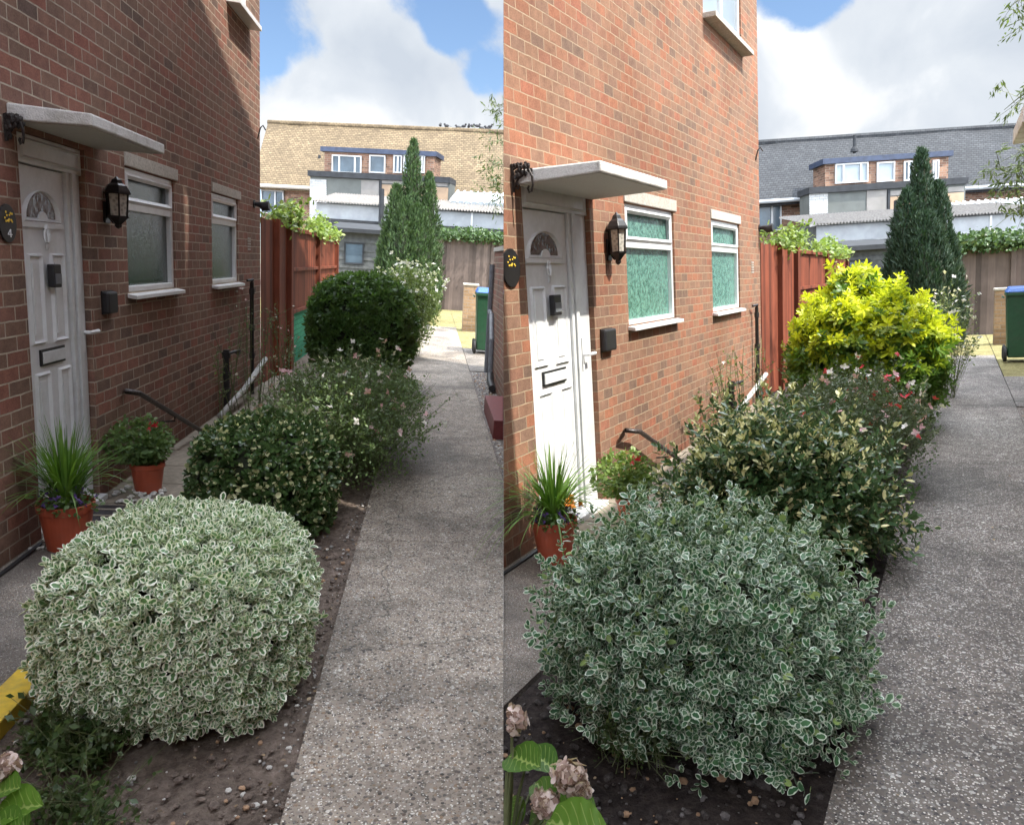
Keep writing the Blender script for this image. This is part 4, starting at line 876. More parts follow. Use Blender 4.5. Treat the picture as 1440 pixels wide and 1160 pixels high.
airy(Rt, 'climbing_rose', 'straggly stems with yellowish leaves at the foot of the sunlit wall by the red fence', (-1.80, 7.6, .30), (.30, 1.1, .62), 26, lf_airy, [(pet_white, .2)], 26, .035, .02, 20, 10, stemr=.004, tall=.4, basew=.9)
airy(L, 'low_shrub', 'low dark foliage with white flecks under the clipped block in the left garden', (-.42, 8.4, .16), (.32, .5, .24), 60, lf_dark, [(pet_white, .4)], 27, .035, .02, 40, 20, fill=1300)
airy(L, 'weed_patch', 'low green weeds beside the yellow edging under the white variegated dome', (-1.08, 2.34, .03), (.17, .18, .08), 70, lf_weed, [], 28, .030, .01, 0, 18, stemr=.0016, fill=1100, basew=.9, cat='weeds')
airy(L, 'weed_patch', 'trailing weeds on the bare soil at the lower left corner', (-1.02, 1.88, .02), (.24, .20, .07), 60, lf_weed, [(pet_white, .08)], 29, .024, .01, 20, 16, stemr=.0016, fill=500, basew=.9, cat='weeds')
airy(Rt, 'weed_patch', 'small olive green weed between the hydrangea and the shaggy mound', (-.90, 2.14, .03), (.12, .12, .10), 44, lf_weed, [], 30, .014, .01, 0, 22, stemr=.0014, fill=250, basew=.9, cat='weeds')

def big_leaf(n_u=14, n_v=5):   # broad serrate hydrangea leaf as a small grid
    vs, fs = [], []
    for i in range(n_u+1):
        t = i/n_u; wd = .42*math.sin(math.pi*min(1, t*.93+.07))**.75*(1-.15*t) if 0 < i < n_u else .01
        for j in range(-n_v, n_v+1):
            s_ = j/n_v; vs.append((t, s_*wd, .10*abs(s_)*wd*3 - .22*t*t + .012*math.sin(i*2.6+abs(j)), .30 if abs(j) == 0 else (.38 if (i+abs(j)) % 2 == 0 and abs(j) < n_v else 1)))
    m = 2*n_v+1
    for i in range(n_u):
        for j in range(m-1): a, b_, c_, d_ = i*m+j, i*m+j+1, (i+1)*m+j+1, (i+1)*m+j; fs += [(a, d_, b_), (b_, d_, c_)]
    return np.array(vs, float), np.array(fs)
BIG = big_leaf()
def hydrangea(P, label, leaves_, heads, Y0, seed, root):
    rg = np.random.default_rng(seed); base = Vector((root[0], root[1], 0)); th = Thing(P, 'hydrangea', label, 'plant', base)
    C_, D_, N_, Z_ = [], [], [], []; sb = B()
    for (x0, y0, x1, y1, dY) in leaves_:
        p, q = P.atY(x0, y0, Y0+dY), P.atY(x1, y1, Y0+dY-.05); C_.append(p); D_.append(q-p); Z_.append((q-p).length); N_.append(Vector((rg.normal(0, .2), -.35, 1)))
        sb.tube([Vector(root)+Vector((0, 0, -.03)), Vector(root).lerp(p, .55)+Vector((0, 0, .02)), p], [.006, .005, .003], 6)
    th.part('foliage', leaf_mesh('foliage', BIG, C_, D_, N_, Z_, rg, P, base, clipside=True), lf_hyd, smooth=True)
    for (x, y, r, dY) in heads:
        c = P.atY(x, y, Y0+dY); rw = r*(Y0+dY)/FPX; d = unit(rg.normal(size=(95, 3))); pts = np.array(c)+d*rw*np.array([1, .9, .85])*rg.uniform(.7, 1.12, (95, 1))
        C2, D2, N2 = [], [], []
        for k, p in enumerate(pts):
            ax = unit((d[k]+rg.normal(0, .3, 3))[None])[0]; h = unit(np.cross(ax, rg.normal(size=3))[None])[0]; h2 = np.cross(ax, h)
            for a in range(4): C2.append(p); D2.append(h*math.cos(a*1.571)+h2*math.sin(a*1.571)+ax*.2); N2.append(ax)
        th.part('flower_head', leaf_mesh('flower_head', T_oval(.5, .06), C2, D2, N2, .0155*rg.uniform(.7, 1.3, len(C2)), rg, P, base, clipside=True), pet_dry)
        sb.tube([Vector(root)+Vector((0, 0, -.03)), Vector(root).lerp(c, .5)+Vector((0, .02, 0)), c], [.006, .005, .004], 6)
    th.part('stems', sb, stem_green, clip=True, cap=False); return th
hydrangea(Rt, 'hydrangea with broad leaves and faded pinkish flower heads in front of the shaggy mound', [(716, 1062, 760, 1078, 0), (712, 1085, 700, 1125, 0), (745, 1055, 782, 1082, .1), (770, 1155, 848, 1172, -.1), (708, 1160, 760, 1150, -.08), (735, 1120, 715, 1165, .05), (800, 1120, 835, 1150, .1), (722, 1050, 690, 1062, .0), (752, 1100, 790, 1130, .12), (740, 1170, 800, 1135, .02)],
          [(720, 1012, 25, .05), (800, 1090, 28, 0), (768, 1128, 22, -.05), (815, 1108, 17, .02)], 1.62, 31, (-1.02, 1.5, 0))
hydrangea(L, 'hydrangea with one small faded flower head at the lower left corner', [(-8, 1150, 38, 1118, 0), (0, 1130, 34, 1150, .04), (-20, 1165, 30, 1162, -.05), (-15, 1120, 20, 1100, .05)], [(6, 1078, 17, .08)], 1.72, 32, (-1.25, 1.6, 0))

# ================================================================== pots
def pot(P, x, y, r, h, name, label): 
    th = Thing(P, name, label, 'plant pot', (x, y, 0)); c = (x, y, 0)
    th.part('pot', B().lathe(c, [(r*.70, 0), (r*.92, h*.80), (r*.93, h*.82), (r, h*.83), (r*1.02, h), (r*.95, h), (r*.92, h*.86), (r*.9, h*.8)], 32), terracotta, smooth=False, bevel=0)
    th.part('compost', B().lathe(c, [(0, h*.84), (r*.9, h*.85), (r*.9, h*.86), (0, h*.88)], 20), potsoil); return th
def blades(P, th, c, n, hmin, hmax, spread, seed):
    rg = np.random.default_rng(seed); vs, fs, ed, rn = [], [], [], []
    for i in range(n):
        a = rg.uniform(0, 2*math.pi); H = rg.uniform(hmin, hmax); sp = spread*rg.random()**1.1; w_ = rg.uniform(.0045, .0085); ba = rg.uniform(0, .05)
        d = np.array([math.cos(a), math.sin(a), 0]); s_ = np.array([-math.sin(a), math.cos(a), 0]); p0 = np.array(c)+d*ba; droop = max(0, sp-.12)*rg.uniform(.3, 1.6)
        rv = rg.random(); o = len(vs)
        for k in range(9):
            t = k/8; p = p0 + d*sp*(t**1.6) + np.array([0, 0, H*t - droop*t**3]); ww = w_*(1-t**3)*(1 if k else .7)
            vs += [p-s_*ww, p+d*-.0015, p+s_*ww]; ed += [1, 0, 1]; rn += [rv]*3
        for k in range(8):
            q = o+3*k; fs += [(q, q+1, q+4, q+3), (q+1, q+2, q+5, q+4)]
    me = bpy.data.meshes.new('strap_leaves'); me.from_pydata([tuple(np.array(v)-np.array(th.base)) for v in vs], [], fs)
    for nm, arr in (('edge', ed), ('rnd', rn)): at = me.attributes.new(nm, 'FLOAT', 'POINT'); at.data.foreach_set('value', np.array(arr, np.float32))
    th.part('strap_leaves', me, lf_blade, smooth=True)
def tuft(P, th, c, rad, n, size, mat, seed, tpl=None, name='foliage'):
    rg = np.random.default_rng(seed); d = unit(rg.normal(size=(n, 3))); f = rg.random((n, 1))**.4; p = np.array(c)+d*np.array(rad)*f*lump(d, seed, .12)[:, None]
    return th.part(name, leaf_mesh(name, tpl or OVAL, p, rg.normal(0, .7, (n, 3))+d, d*.8+rg.normal(0, .5, (n, 3))+np.array([0, 0, .6]), size*rg.uniform(.6, 1.3, n), rg, P, th.base), mat)
def spots(P, th, c, rad, n, size, mat, seed, petals=5):
    rg = np.random.default_rng(seed); d = unit(rg.normal(size=(n, 3))); d[:, 2] = np.abs(d[:, 2]); flowers('blossom', th, list(np.array(c)+d*np.array(rad)), mat, size, rg, P, th.base, petals)
for P, x, y, r, h, lab in ((L, -1.90, 4.02, .137, .25, 'terracotta pot of long strap leaves and purple flowers beside the shaded white door'), (Rt, -1.985, 3.70, .135, .25, 'terracotta pot of upright strap leaves over purple and orange flowers beside the sunlit white door')):
    t = Thing(P, 'flower_pot', lab, 'plant pot', (x, y, 0)); c = (x, y, 0)
    t.part('pot', B().lathe(c, [(r*.72, 0), (r*.93, h*.80), (r*.93, h*.82), (r, h*.83), (r*1.02, h*.99), (r*.96, h), (r*.92, h*.88), (0, h*.86)], 36), terracotta)
    t.part('compost', B().lathe(c, [(0, h*.86), (r*.9, h*.87), (r*.85, h*.89), (0, h*.92)], 20), potsoil)
    blades(P, t, (x, y, h*.85), 210, .30, .50, (.36 if P is L else .50), 41)
    tuft(P, t, (x+.02, y-.03, h+.02), (r*1.15, r*1.1, .07), 330, .022, lf_ger, 42)
    spots(P, t, (x+.03, y-.04, h+.02), (r*1.05, r*1.05, .07), 34, .014, pet_purple, 43)
    if P is Rt: spots(P, t, (x+.11, y+.05, h+.06), (.05, .05, .06), 12, .022, pet_orange, 44)
for P, x, y, r, h, lab, lm in ((L, -1.845, 5.02, .108, .20, 'terracotta pot of bushy geranium standing on white pebbles under the handrail', lf_ger), (Rt, -1.80, 4.45, .108, .20, 'terracotta pot of bright geranium half hidden behind the shaggy mound', lf_ger_R)):
    t = Thing(P, 'flower_pot', lab, 'plant pot', (x, y, 0)); c = (x, y, 0)
    t.part('pot', B().lathe(c, [(r*.74, 0), (r*.93, h*.80), (r, h*.83), (r*1.02, h*.99), (r*.96, h), (r*.92, h*.88), (0, h*.86)], 32), terracotta)
    t.part('compost', B().lathe(c, [(0, h*.86), (r*.9, h*.87), (0, h*.92)], 20), potsoil)
    tuft(P, t, (x-.03, y-.02, h+.13), (.21, .19, .16), 1500, .030, lm, 45)
    spots(P, t, (x+.03, y-.02, h+.22), (.04, .04, .07), 7, .024, pet_red, 46)
    tuft(P, t, (x, y, h+.05), (.1, .1, .09), 300, .03, lm, 47, name='inner_foliage')
pb = B(); rr = random.Random(9)
for _ in range(60): pb.blob((rr.uniform(-2.03, -1.72), rr.uniform(4.72, 5.1), .008), rr.uniform(.012, .024), rr.randrange(999), 1, (1, 1, .6))
for _ in range(14): pb.blob((rr.uniform(-2.06, -1.98), rr.uniform(3.95, 4.25), .008), rr.uniform(.010, .02), rr.randrange(999), 1, (1, 1, .6))
tag(link(L, 'white_pebbles', pb, whitepeb, Vector((0, 0, 0))), kind='stuff')
pb = B()
for _ in range(40): pb.blob((rr.uniform(-2.16, -1.98), rr.uniform(3.75, 4.2), .008), rr.uniform(.012, .024), rr.randrange(999), 1, (1, 1, .6))
tag(link(Rt, 'white_pebbles', pb, whitepeb, Vector((0, 0, 0))), kind='stuff')
mt = Thing(L, 'door_mat', 'dark door mat with pale stripes on the paving below the shaded white door', 'mat', (-1.8, 4.45, 0))
mt.part('mat', B().box(-2.03, -1.55, 4.20, 4.66, .001, .014), mat_dark)
sp = B()
for i in range(4): sp.box(-2.0, -1.58, 4.24+i*.11, 4.262+i*.11, .0145, .0165)
mt.part('stripes', sp, slab_m)
solo(L, 'timber_edging', B().box(-1.49, -1.375, .9, 2.95, -.03, .035), yellow, 'yellow painted timber edging between the paving and the left bed', 'edging', (-1.45, 2, 0), bevel=.004)
for P, y1 in ((L, 9.1), (Rt, 8.4)):
    solo(P, 'ground_cable', B().tube([(-P.a+.05, y, .012+.006*math.sin(y*5)) for y in [i*.25 for i in range(1, 17)]], .011, 6), black_matt, f'black cable lying along the foot of the {TAB[P.key]["adj"]} wall', 'cable', (-P.a, 3, 0), clip=(P is Rt))

# ================================================================== red fence beyond the house corner
def fence_run(P, name, label, pts, z0, ztop, mat, side_x, post_every=None, board=.125, rails=True, t=.018, posts=None, seed=1):
    """pts: plan start and end, boards upright along the line"""
    rr = random.Random(seed); w_ = Wall(P, pts[0], pts[1]); ln = (Vector(pts[1])-Vector(pts[0])).length
    th = Thing(P, name, label, 'fence', (pts[0][0], pts[0][1], 0)); b = B(); u = 0
    zt = lambda u_: ztop[0]+(ztop[1]-ztop[0])*u_/ln
    i = 0
    while u < ln-.02:
        e = min(ln, u+board); n0 = rr.uniform(-.002, .002)+(.004 if i % 2 else 0); dz = rr.uniform(-.012, .012)
        b.hexa([w_.pt(u+.002, n0, z0), w_.pt(e+.004, n0+.004, z0), w_.pt(e+.004, n0+t, z0), w_.pt(u+.002, n0+t*.5, z0), w_.pt(u+.002, n0, zt(u)+dz), w_.pt(e+.004, n0+.004, zt(e)+dz), w_.pt(e+.004, n0+t, zt(e)+dz), w_.pt(u+.002, n0+t*.5, zt(u)+dz)]); u = e; i += 1
    th.part('boards', b, mat)
    if rails:
        for f in rails: th.part('rail', B().wbox(w_, 0, ln, .02, .06, z0+(min(ztop)-z0)*f-.025, z0+(min(ztop)-z0)*f+.025), mat, bevel=.003)
    for pu in posts or []:
        th.part('post', B().wbox(w_, pu-.045, pu+.045, -.02, .085, -.05, zt(max(0, min(ln, pu)))+.03), mat, bevel=.004)
    return th, w_
for P, yc, ya, yb_, yd in ((L, ycL, None, 403, 470), (Rt, ycR, None, 1116, 1188)):
    w_ = Wall(P, (-P.a, 0), (-P.a, 10)); ym = w_.uv(yb_, 400)[0]; ye = w_.uv(yd, 400)[0]
    zs = [w_.uv(*q)[1] for q in (((366, 307), (403, 318), (405, 316), (469, 336)) if P is L else ((1071, 341), (1116, 349), (1124, 349), (1187, 364)))]
    zt = sum(zs)/4; adj = 'left' if P is L else 'right'
    fence_run(P, 'board_fence', f'tall red brown board gate panel joining the house corner in the {adj} garden', [(-P.a, yc+.02), (-P.a, ym)], -.02, (zt+.02, zt+.02), fence_red, 0, rails=None, posts=[ym-yc-.05, (ym-yc)*.45], board=.14)
    zb_ = .72
    ln = ye-ym
    fence_run(P, 'panel_fence', f'red brown panel fence standing on the low green wall in the {adj} garden', [(-P.a, ym+.02), (-P.a, ye)], zb_, (zt, zt), fence_red, 0, rails=(.03, .52, .97), posts=[.05, ln*.5, ln-.05], board=.11, seed=3)
    gw = Thing(P, 'green_wall', f'low brick wall painted bright green under the panel fence in the {adj} garden', 'wall', (-P.a, ym, 0))
    gw.part('brickwork', B().box(-P.a-.12, -P.a+.0, ym+.06, ye, -.05, zb_-.01), brick_green)
    # climber spilling over the fence top
    rg = np.random.default_rng(60); th = Thing(P, 'climbing_plant', f'pale green climber spilling over the top of the red fence in the {adj} garden', 'climber', (-P.a-.3, (yc+ye)/2, 0))
    C_ = []; sb = B(); rr = random.Random(7)
    for k in range(34):
        yy = rr.uniform(yc+.6, ye+.3); p = Vector((-P.a-.15, yy, zt+.0)); up = rr.uniform(.02, .42)*(1 if rr.random() < .5 else .5)
        e = p+Vector((rr.uniform(-.1, .35), rr.uniform(-.3, .3), up)); m_ = p.lerp(e, .5)+Vector((0, 0, .1)); tipp = e+Vector((rr.uniform(0, .15), 0, -rr.uniform(0, .12)))
        pts = [p, m_, e, tipp]; sb.tube(pts, [.006, .005, .003, .002], 4, cap=False)
        for a_, b_ in zip(pts[:-1], pts[1:]):
            for q in range(13): C_.append(a_.lerp(b_, rr.random())+Vector((rr.gauss(0, .035), rr.gauss(0, .05), rr.gauss(0, .03))))
    sb.tube([(-P.a-.15, ye-.8, 0), (-P.a-.15, ye-.9, 1), (-P.a-.15, ye-1, zt)], .02, 6)
    for k in range(520): C_.append(Vector((-P.a+rr.uniform(-.15, .13), ye-rr.uniform(-.1, 2.9), zt+rr.gauss(.02, .07))))
    n = len(C_); C_ = np.array(C_)
    th.part('stems', sb, stem_green); th.part('foliage', leaf_mesh('foliage', OVAL, C_, rg.normal(size=(n, 3))+np.array([.3, 0, -.1]), rg.normal(0, .5, (n, 3))+np.array([0, -.2, 1]), .075*rg.uniform(.6, 1.3, n), rg, P, th.base), lf_climb)

# ================================================================== things along the right edge of each path
HOUSE_R = brick('brick_neighbour', .2, .075, BR, (.42, .35, .27), bump=.5)
def bin_(P, x, y, label):
    th = Thing(P, 'wheelie_bin', label, 'bin', (x, y, 0)); W_, D_, H = .5, .55, 1.1; t = .86
    th.part('body', B().hexa([(x+W_*(1-t)/2, y+.06, .06), (x+W_*(1+t)/2, y+.06, .06), (x+W_*(1+t)/2, y+D_-.06, .06), (x+W_*(1-t)/2, y+D_-.06, .06), (x, y, H), (x+W_, y, H), (x+W_, y+D_, H), (x, y+D_, H)]), bin_green, bevel=.02)
    th.part('rim', B().box(x-.015, x+W_+.015, y-.02, y+D_+.02, H-.05, H), bin_green, bevel=.01)
    lid = th.part('lid', B().hexa([(x-.02, y-.03, H+.004), (x+W_+.02, y-.03, H+.004), (x+W_+.02, y+D_+.03, H+.004), (x-.02, y+D_+.03, H+.004), (x+.03, y+.03, H+.07), (x+W_-.03, y+.03, H+.07), (x+W_-.03, y+D_-.02, H+.09), (x+.03, y+D_-.02, H+.09)]), bin_blue, bevel=.015)
    for yy in (y+.02, y+.40):
        th.part('wheel', B().lathe((x+.0, yy+.03, .12), [(0, -.025), (.10, -.025), (.12, -.015), (.12, .015), (.10, .025), (0, .025)], 18, ax=(Vector((0, 1, 0)), Vector((0, 0, 1)), Vector((1, 0, 0)))), tyre)
    th.part('handle', B().tube([(x-.04, y+.08, H-.07), (x-.04, y+D_-.08, H-.07)], .014, 8), bin_green); return th
bin_(L, .78, 13.6, 'green wheelie bin with blue lid behind the drainpipe on the right of the left path')
gb = Rt.ground(1413, 509); bin_(Rt, gb.x, gb.y, 'green wheelie bin with blue lid at the far right edge of the right garden')
for P, x0, x1, y, h, g in ((L, .72, 1.06, 18.2, 1.08, 'left'), (Rt, Rt.ground(1397, 484).x, Rt.ground(1397, 484).x+.3, Rt.ground(1397, 484).y, 1.05, 'right')):
    t = Thing(P, 'brick_pier', f'low brick pier beside the green bin in the {g} garden', 'pier', (x0, y, 0)); t.part('brickwork', B().box(x0, x1, y, y+.36, -.05, h), brick_pier); t.part('coping', B().box(x0-.02, x1+.02, y-.02, y+.38, h+.001, h+.05), concrete_trim, bevel=.008)
nb = Thing(L, 'boundary_wall', 'strip of neighbouring brick wall with a grey drainpipe at the right edge of the left garden', 'wall', (.86, 8, 0))
nb.part('brickwork', B().box(.86, 1.3, 7.5, 11.1, -.05, 1.80), HOUSE_R, clip=True)
nb.part('coping', B().box(.84, 1.32, 7.5, 11.12, 1.803, 1.86), concrete_trim, clip=True)
dp = Thing(L, 'grey_drainpipe', 'grey blue drainpipe with an elbow on the brick wall right of the left path', 'pipe', (.83, 10.9, 0))
dp.part('pipe', B().tube([(.82, 10.95, .05), (.82, 10.95, 1.62)], .035, 10), grey_pipe)
dp.part('elbow', B().tube([(.82, 10.92, .95), (.82, 10.6, .93), (.82, 10.3, .6), (.82, 10.2, .12)], .035, 10), grey_pipe, clip=True)
dp.part('shoe', B().tube([(.82, 10.2, .14), (.80, 9.9, .07), (.80, 9.5, .05)], .045, 10), black_matt, clip=True)
solo(L, 'doorstep', B().box(.62, 1.3, 6.95, 8.3, -.02, .17), red_brickpaint, 'dark red painted doorstep at the right edge of the left path', 'step', (.7, 7.2, 0), clip=True, bevel=.008)
rp = Thing(Rt, 'drainpipe', 'grey drainpipe against the neighbouring wall at the extreme right edge', 'pipe', (.86, 9.6, 0))
rp.part('pipe', B().tube([(.84, 9.75, .02), (.84, 9.75, 1.9)], .03, 10), grey_pipe)
nh = Thing(Rt, 'neighbour_house', 'brick house along the right side of the right path with a flat door canopy', 'house', (.9, 4, 0))
nh.part('wall', B().box(.9, 6.5, .3, 3.80, -.05, 13), HOUSE_R); nh.part('shade_pier', B().box(.84, 1.7, 3.803, 4.42, 8.95, 13.6), HOUSE_R); nh.part('wall', B().box(.9, 6.5, -6, .298, -.05, 3.9), HOUSE_R); nh.part('wall', B().box(.9, 6.5, 3.803, 7.5, -.05, 3.95), HOUSE_R)  # tall block and floating pier added out of view to shade the left garden
nh.part('roof', B().box(.85, 6.6, 3.806, 7.6, 3.953, 4.1), darkfelt); nh.part('roof', B().hexa([(.8, .2, 13.003), (6.7, .2, 13.003), (6.7, 3.6, 13.003), (.8, 3.6, 13.003), (3.0, .6, 14.2), (4, .6, 14.2), (4, 3, 14.2), (3.0, 3, 14.2)]), roof_dark)
lw = Thing(Rt, 'garden_wall', 'low neighbouring brick wall at the extreme right edge beside the bin', 'wall', (.9, 8.7, 0)); lw.part('brickwork', B().box(.9, 1.2, 7.62, 9.9, -.05, 1.85), HOUSE_R); lw.part('coping', B().box(.88, 1.22, 7.62, 9.92, 1.853, 1.90), concrete_trim)
olb = Thing(Rt, 'blocker', 'plain brick outbuilding added beyond the right edge to shade the far path', 'building', (1.4, 10, 0)); olb.part('wall', B().box(1.42, 5, 9.95, 15, -.05, 3.0), HOUSE_R); olb.part('roof', B().box(1.38, 5.1, 9.93, 15.1, 3.003, 3.12), darkfelt)  # unseen block added to shade the far end of the right path
c1 = Rt.atX(1424, 204, .40); c2 = Rt.atX(1424, 165, .40)
nh.part('canopy', B().box(c1.x, .9, c1.y-1.2, c1.y, c1.z, c1.z+.13), render_w, bevel=.01)
nh.part('door', B().wbox(Wall(Rt, (.9, 0), (.9, 10)), c1.y-1.1, c1.y-.15, .002, .03, 0, 2.0), upvc)
tr_shade = None

# ================================================================== back fences, sheds, far building
def far(P):
    isL = P is L; adj = 'left' if isL else 'right'
    def q(x, y): return (x, y) if isL else (1137+1.115*(x-435), 260+1.113*(y-244)-.04*(x-435))
    k = 1.0 if isL else .86
    def plane(Ya, Yb, xa=372, xb=704):   # vertical plane whose depth is Ya at px xa and Yb at px xb
        Yb = Yb if isL else Ya*1.17
        A = P.atY(*q(xa, 300), Ya*k); C_ = P.atY(*q(xb, 300), Yb*k); return Wall(P, (A.x, A.y), (C_.x, C_.y))
    def rect(w, x0, y0, x1, y1):
        a = w.uv(*q(x0, (y0+y1)/2))[0]; b_ = w.uv(*q(x1, (y0+y1)/2))[0]; z1_ = w.uv(*q((x0+x1)/2, y0))[1]; z0_ = w.uv(*q((x0+x1)/2, y1))[1]; return min(a, b_), max(a, b_), min(z0_, z1_), max(z0_, z1_)
    xe0, xe1 = (358, 775) if isL else (330, 760)
    wm = plane(35.5, 33); wr = plane(40, 37.2)
    rf = roof_tan if isL else roof_dark  # one roof in two colours: right copy darkened to imitate backlit tiles
    th = Thing(P, 'far_building', f'long brick building with a big {"sunlit tan" if isL else "dark grey"} tiled roof beyond the {adj} garden', 'building', wm.pt(0, 0, 0))
    e0, e1 = wm.uv(*q(xe0, 262))[0], wm.uv(*q(xe1, 262))[0]; ze = wm.uv(*q(402, 261))[1]
    r0, r1 = wr.uv(*q(377 if isL else xe0, 176))[0], wr.uv(*q(xe1+10, 180))[0]
    zr = (wr.uv(*q(377, 176.5 if isL else 186))[1]+wr.uv(*q(700, 183 if isL else 183))[1])/2
    th.part('wall', B().hexa([wm.pt(e0+.3, 0, 0), wm.pt(e1, 0, 0), wm.pt(e1, -7, 0), wm.pt(e0+.3, -7, 0), wm.pt(e0+.3, 0, ze-.05), wm.pt(e1, 0, ze-.05), wm.pt(e1, -7, ze-.05), wm.pt(e0+.3, -7, ze-.05)]), brick_far)
    A, Bq, C_, D_ = wm.pt(e0, .35, ze-.1), wm.pt(e1, .35, ze-.1), wr.pt(r1, 0, zr), wr.pt(r0, 0, zr)
    bA, bB = A+(D_-A)*2-Vector((0, 0, 2*(zr-ze))), Bq+(C_-Bq)*2-Vector((0, 0, 2*(zr-ze)))
    dn = Vector((0, 0, -.15))
    rb = B()
    nseg = 24; rr = random.Random(2); sag = [rr.uniform(-.03, .03) for _ in range(nseg+1)]
    for i in range(nseg):
        f0, f1 = i/nseg, (i+1)/nseg; rb.add([A.lerp(Bq, f0), A.lerp(Bq, f1), D_.lerp(C_, f1)+Vector((0, 0, sag[i+1])), D_.lerp(C_, f0)+Vector((0, 0, sag[i]))], [(0, 1, 2, 3)])
    rb.add([D_, C_, bB, bA], [(0, 1, 2, 3)]); rb.add([A, Bq, Bq+dn, A+dn], [(0, 1, 2, 3)]); rb.add([A, D_, bA], [(0, 1, 2)])
    th.part('roof', rb, rf)
    th.part('ridge', B().tube([D_+Vector((0, 0, .02)), C_+Vector((0, 0, .02))], .12, 8), rf)
    th.part('gutter', B().tube([A+Vector((0, 0, .0))+wm.n*.08, Bq+wm.n*.08], .08, 8), white_board if not isL else concrete_trim)
    far_frame = MATS.get('far_window_frame') or plain('far_window_frame', (.42, .43, .44), .5, var=.06)
    def window(w, x0, y0, x1, y1, n, glass, mull=(.5,), root=th, parent=None):
        a, b_, z0_, z1_ = rect(w, x0, y0, x1, y1); fb = B(); f = .05
        fb.wbox(w, a, a+f, n, n+.08, z0_, z1_); fb.wbox(w, b_-f, b_, n, n+.08, z0_, z1_); fb.wbox(w, a+f, b_-f, n, n+.08, z0_, z0_+f); fb.wbox(w, a+f, b_-f, n, n+.08, z1_-f, z1_)
        for m_ in mull: c = a+(b_-a)*m_; fb.wbox(w, c-.035, c+.035, n, n+.075, z0_+f, z1_-f)
        wn = root.part('window', fb, far_frame, parent); root.part('pane', B().wbox(w, a+f*.5, b_-f*.5, n-.01, n+.03, z0_+f*.5, z1_-f*.5), glass, wn if parent is None else parent)
    window(wm, 368.5, 268, 400, 301, .02, far_glass, (.62,))
    # dormer band
    wd = plane(34.2, 31.8); ex = plane(33.4, 31.0)
    a, b_, z0_, z1_ = rect(wd, 456, 216, 611, 249); dz1 = rect(wd, 455, 212, 612, 217)
    dm = th.part('dormer', B().wbox(wd, a, b_, -1.1, 0, z0_, z1_), brick_far)
    th.part('dormer_fascia', B().wbox(wd, dz1[0]-.1, dz1[1]+.1, -1.2, .12, dz1[2]-.0, dz1[3]+.05), bluefascia, dm)
    for (x0, x1, gl, mu) in ((467.6, 509, far_glass if isL else far_blind, (.25, .78)), (520, 542.5, far_glass if isL else far_blind, ()), (554, 566, far_glass, (.5,)), (568, 577, far_blind, ()), (590, 598, far_glass, (.5,))):
        window(wd, x0, 219, x1, 244, .02, gl, mu, parent=None)
    # flat roofed extension
    et = Thing(P, 'extension_block', f'flat roofed grey and white extension below the dormer beyond the {adj} garden', 'building', ex.pt(0, 0, 0))
    a, b_, z0_, z1_ = rect(ex, 436, 252, 632, 320)
    et.part('wall', B().wbox(ex, a, b_, -.9, 0, 0, z1_), slate_grey)
    a2, b2, c2_, d2 = rect(ex, 434, 245, 634, 253); et.part('roof_edge', B().wbox(ex, a2, b2, -1.0, .12, c2_, d2), darkfelt)
    a2, b2, c2_, d2 = rect(ex, 436, 252, 459, 312); et.part('white_brickwork', B().wbox(ex, a2, b2, .0, .03, c2_, d2-.01), brick_white)
    a2, b2, c2_, d2 = rect(ex, 508, 254, 533, 285); et.part('panel', B().wbox(ex, a2, b2, .0, .03, c2_, d2), light_panel)
    a2, b2, c2_, d2 = rect(ex, 535, 262, 630, 285); et.part('panel', B().wbox(ex, a2, b2, .0, .03, c2_, d2), tan_panel)
    a2, b2, c2_, d2 = rect(ex, 535, 254.5, 630, 260.5); et.part('panel', B().wbox(ex, a2, b2, .0, .04, c2_, d2), light_panel)
    a2, b2, c2_, d2 = rect(ex, 534, 254, 537, 285); et.part('post', B().wbox(ex, a2, b2, .0, .06, c2_, d2), darkfelt); a2, b2, c2_, d2 = rect(ex, 600, 254, 603, 285); et.part('post', B().wbox(ex, a2, b2, .0, .06, c2_, d2), darkfelt)
    # skylight roof
    sk = plane(31.5, 29.5); a, b_, z0_, z1_ = rect(sk, 634, 271, 740, 285)
    st = Thing(P, 'glass_roof', f'sloping pale glazed lean-to roof right of the extension beyond the {adj} garden', 'roof', sk.pt(a, 0, 0))
    st.part('glazing', B().hexa([sk.pt(a, .0, 0), sk.pt(b_, .0, 0), sk.pt(b_, -1.5, 0), sk.pt(a, -1.5, 0), sk.pt(a, 0, z0_), sk.pt(b_, 0, z0_), sk.pt(b_, -1.5, z1_+.12), sk.pt(a, -1.5, z1_+.12)]), frosted)
    bars = B()
    for i in range(12):
        u = a+(b_-a)*i/11; bars.hexa([sk.pt(u-.03, .02, z0_-.05), sk.pt(u+.03, .02, z0_-.05), sk.pt(u+.03, -1.5, z1_+.1), sk.pt(u-.03, -1.5, z1_+.1), sk.pt(u-.03, .02, z0_+.04), sk.pt(u+.03, .02, z0_+.04), sk.pt(u+.03, -1.5, z1_+.17), sk.pt(u-.03, -1.5, z1_+.17)])
    st.part('glazing_bars', bars, upvc_sh)
    # garage row: corrugated roof, white sheets, dark wall
    gp = plane(28.5, 27.5); x1_ = 745
    a, b_, z0_, z1_ = rect(gp, 445, 285, x1_, 313)
    za, zb_ = gp.uv(*q(460, 289))[1], gp.uv(*q(680, 294))[1]; zc = (za+zb_)/2
    gt = Thing(P, 'garage_row', f'low garages with corrugated roof and white sheet fronts beyond the {adj} garden', 'garage', gp.pt(a, 0, 0))
    zw = (gp.uv(*q(460, 311))[1]+gp.uv(*q(690, 318))[1])/2; zd = zw-.35
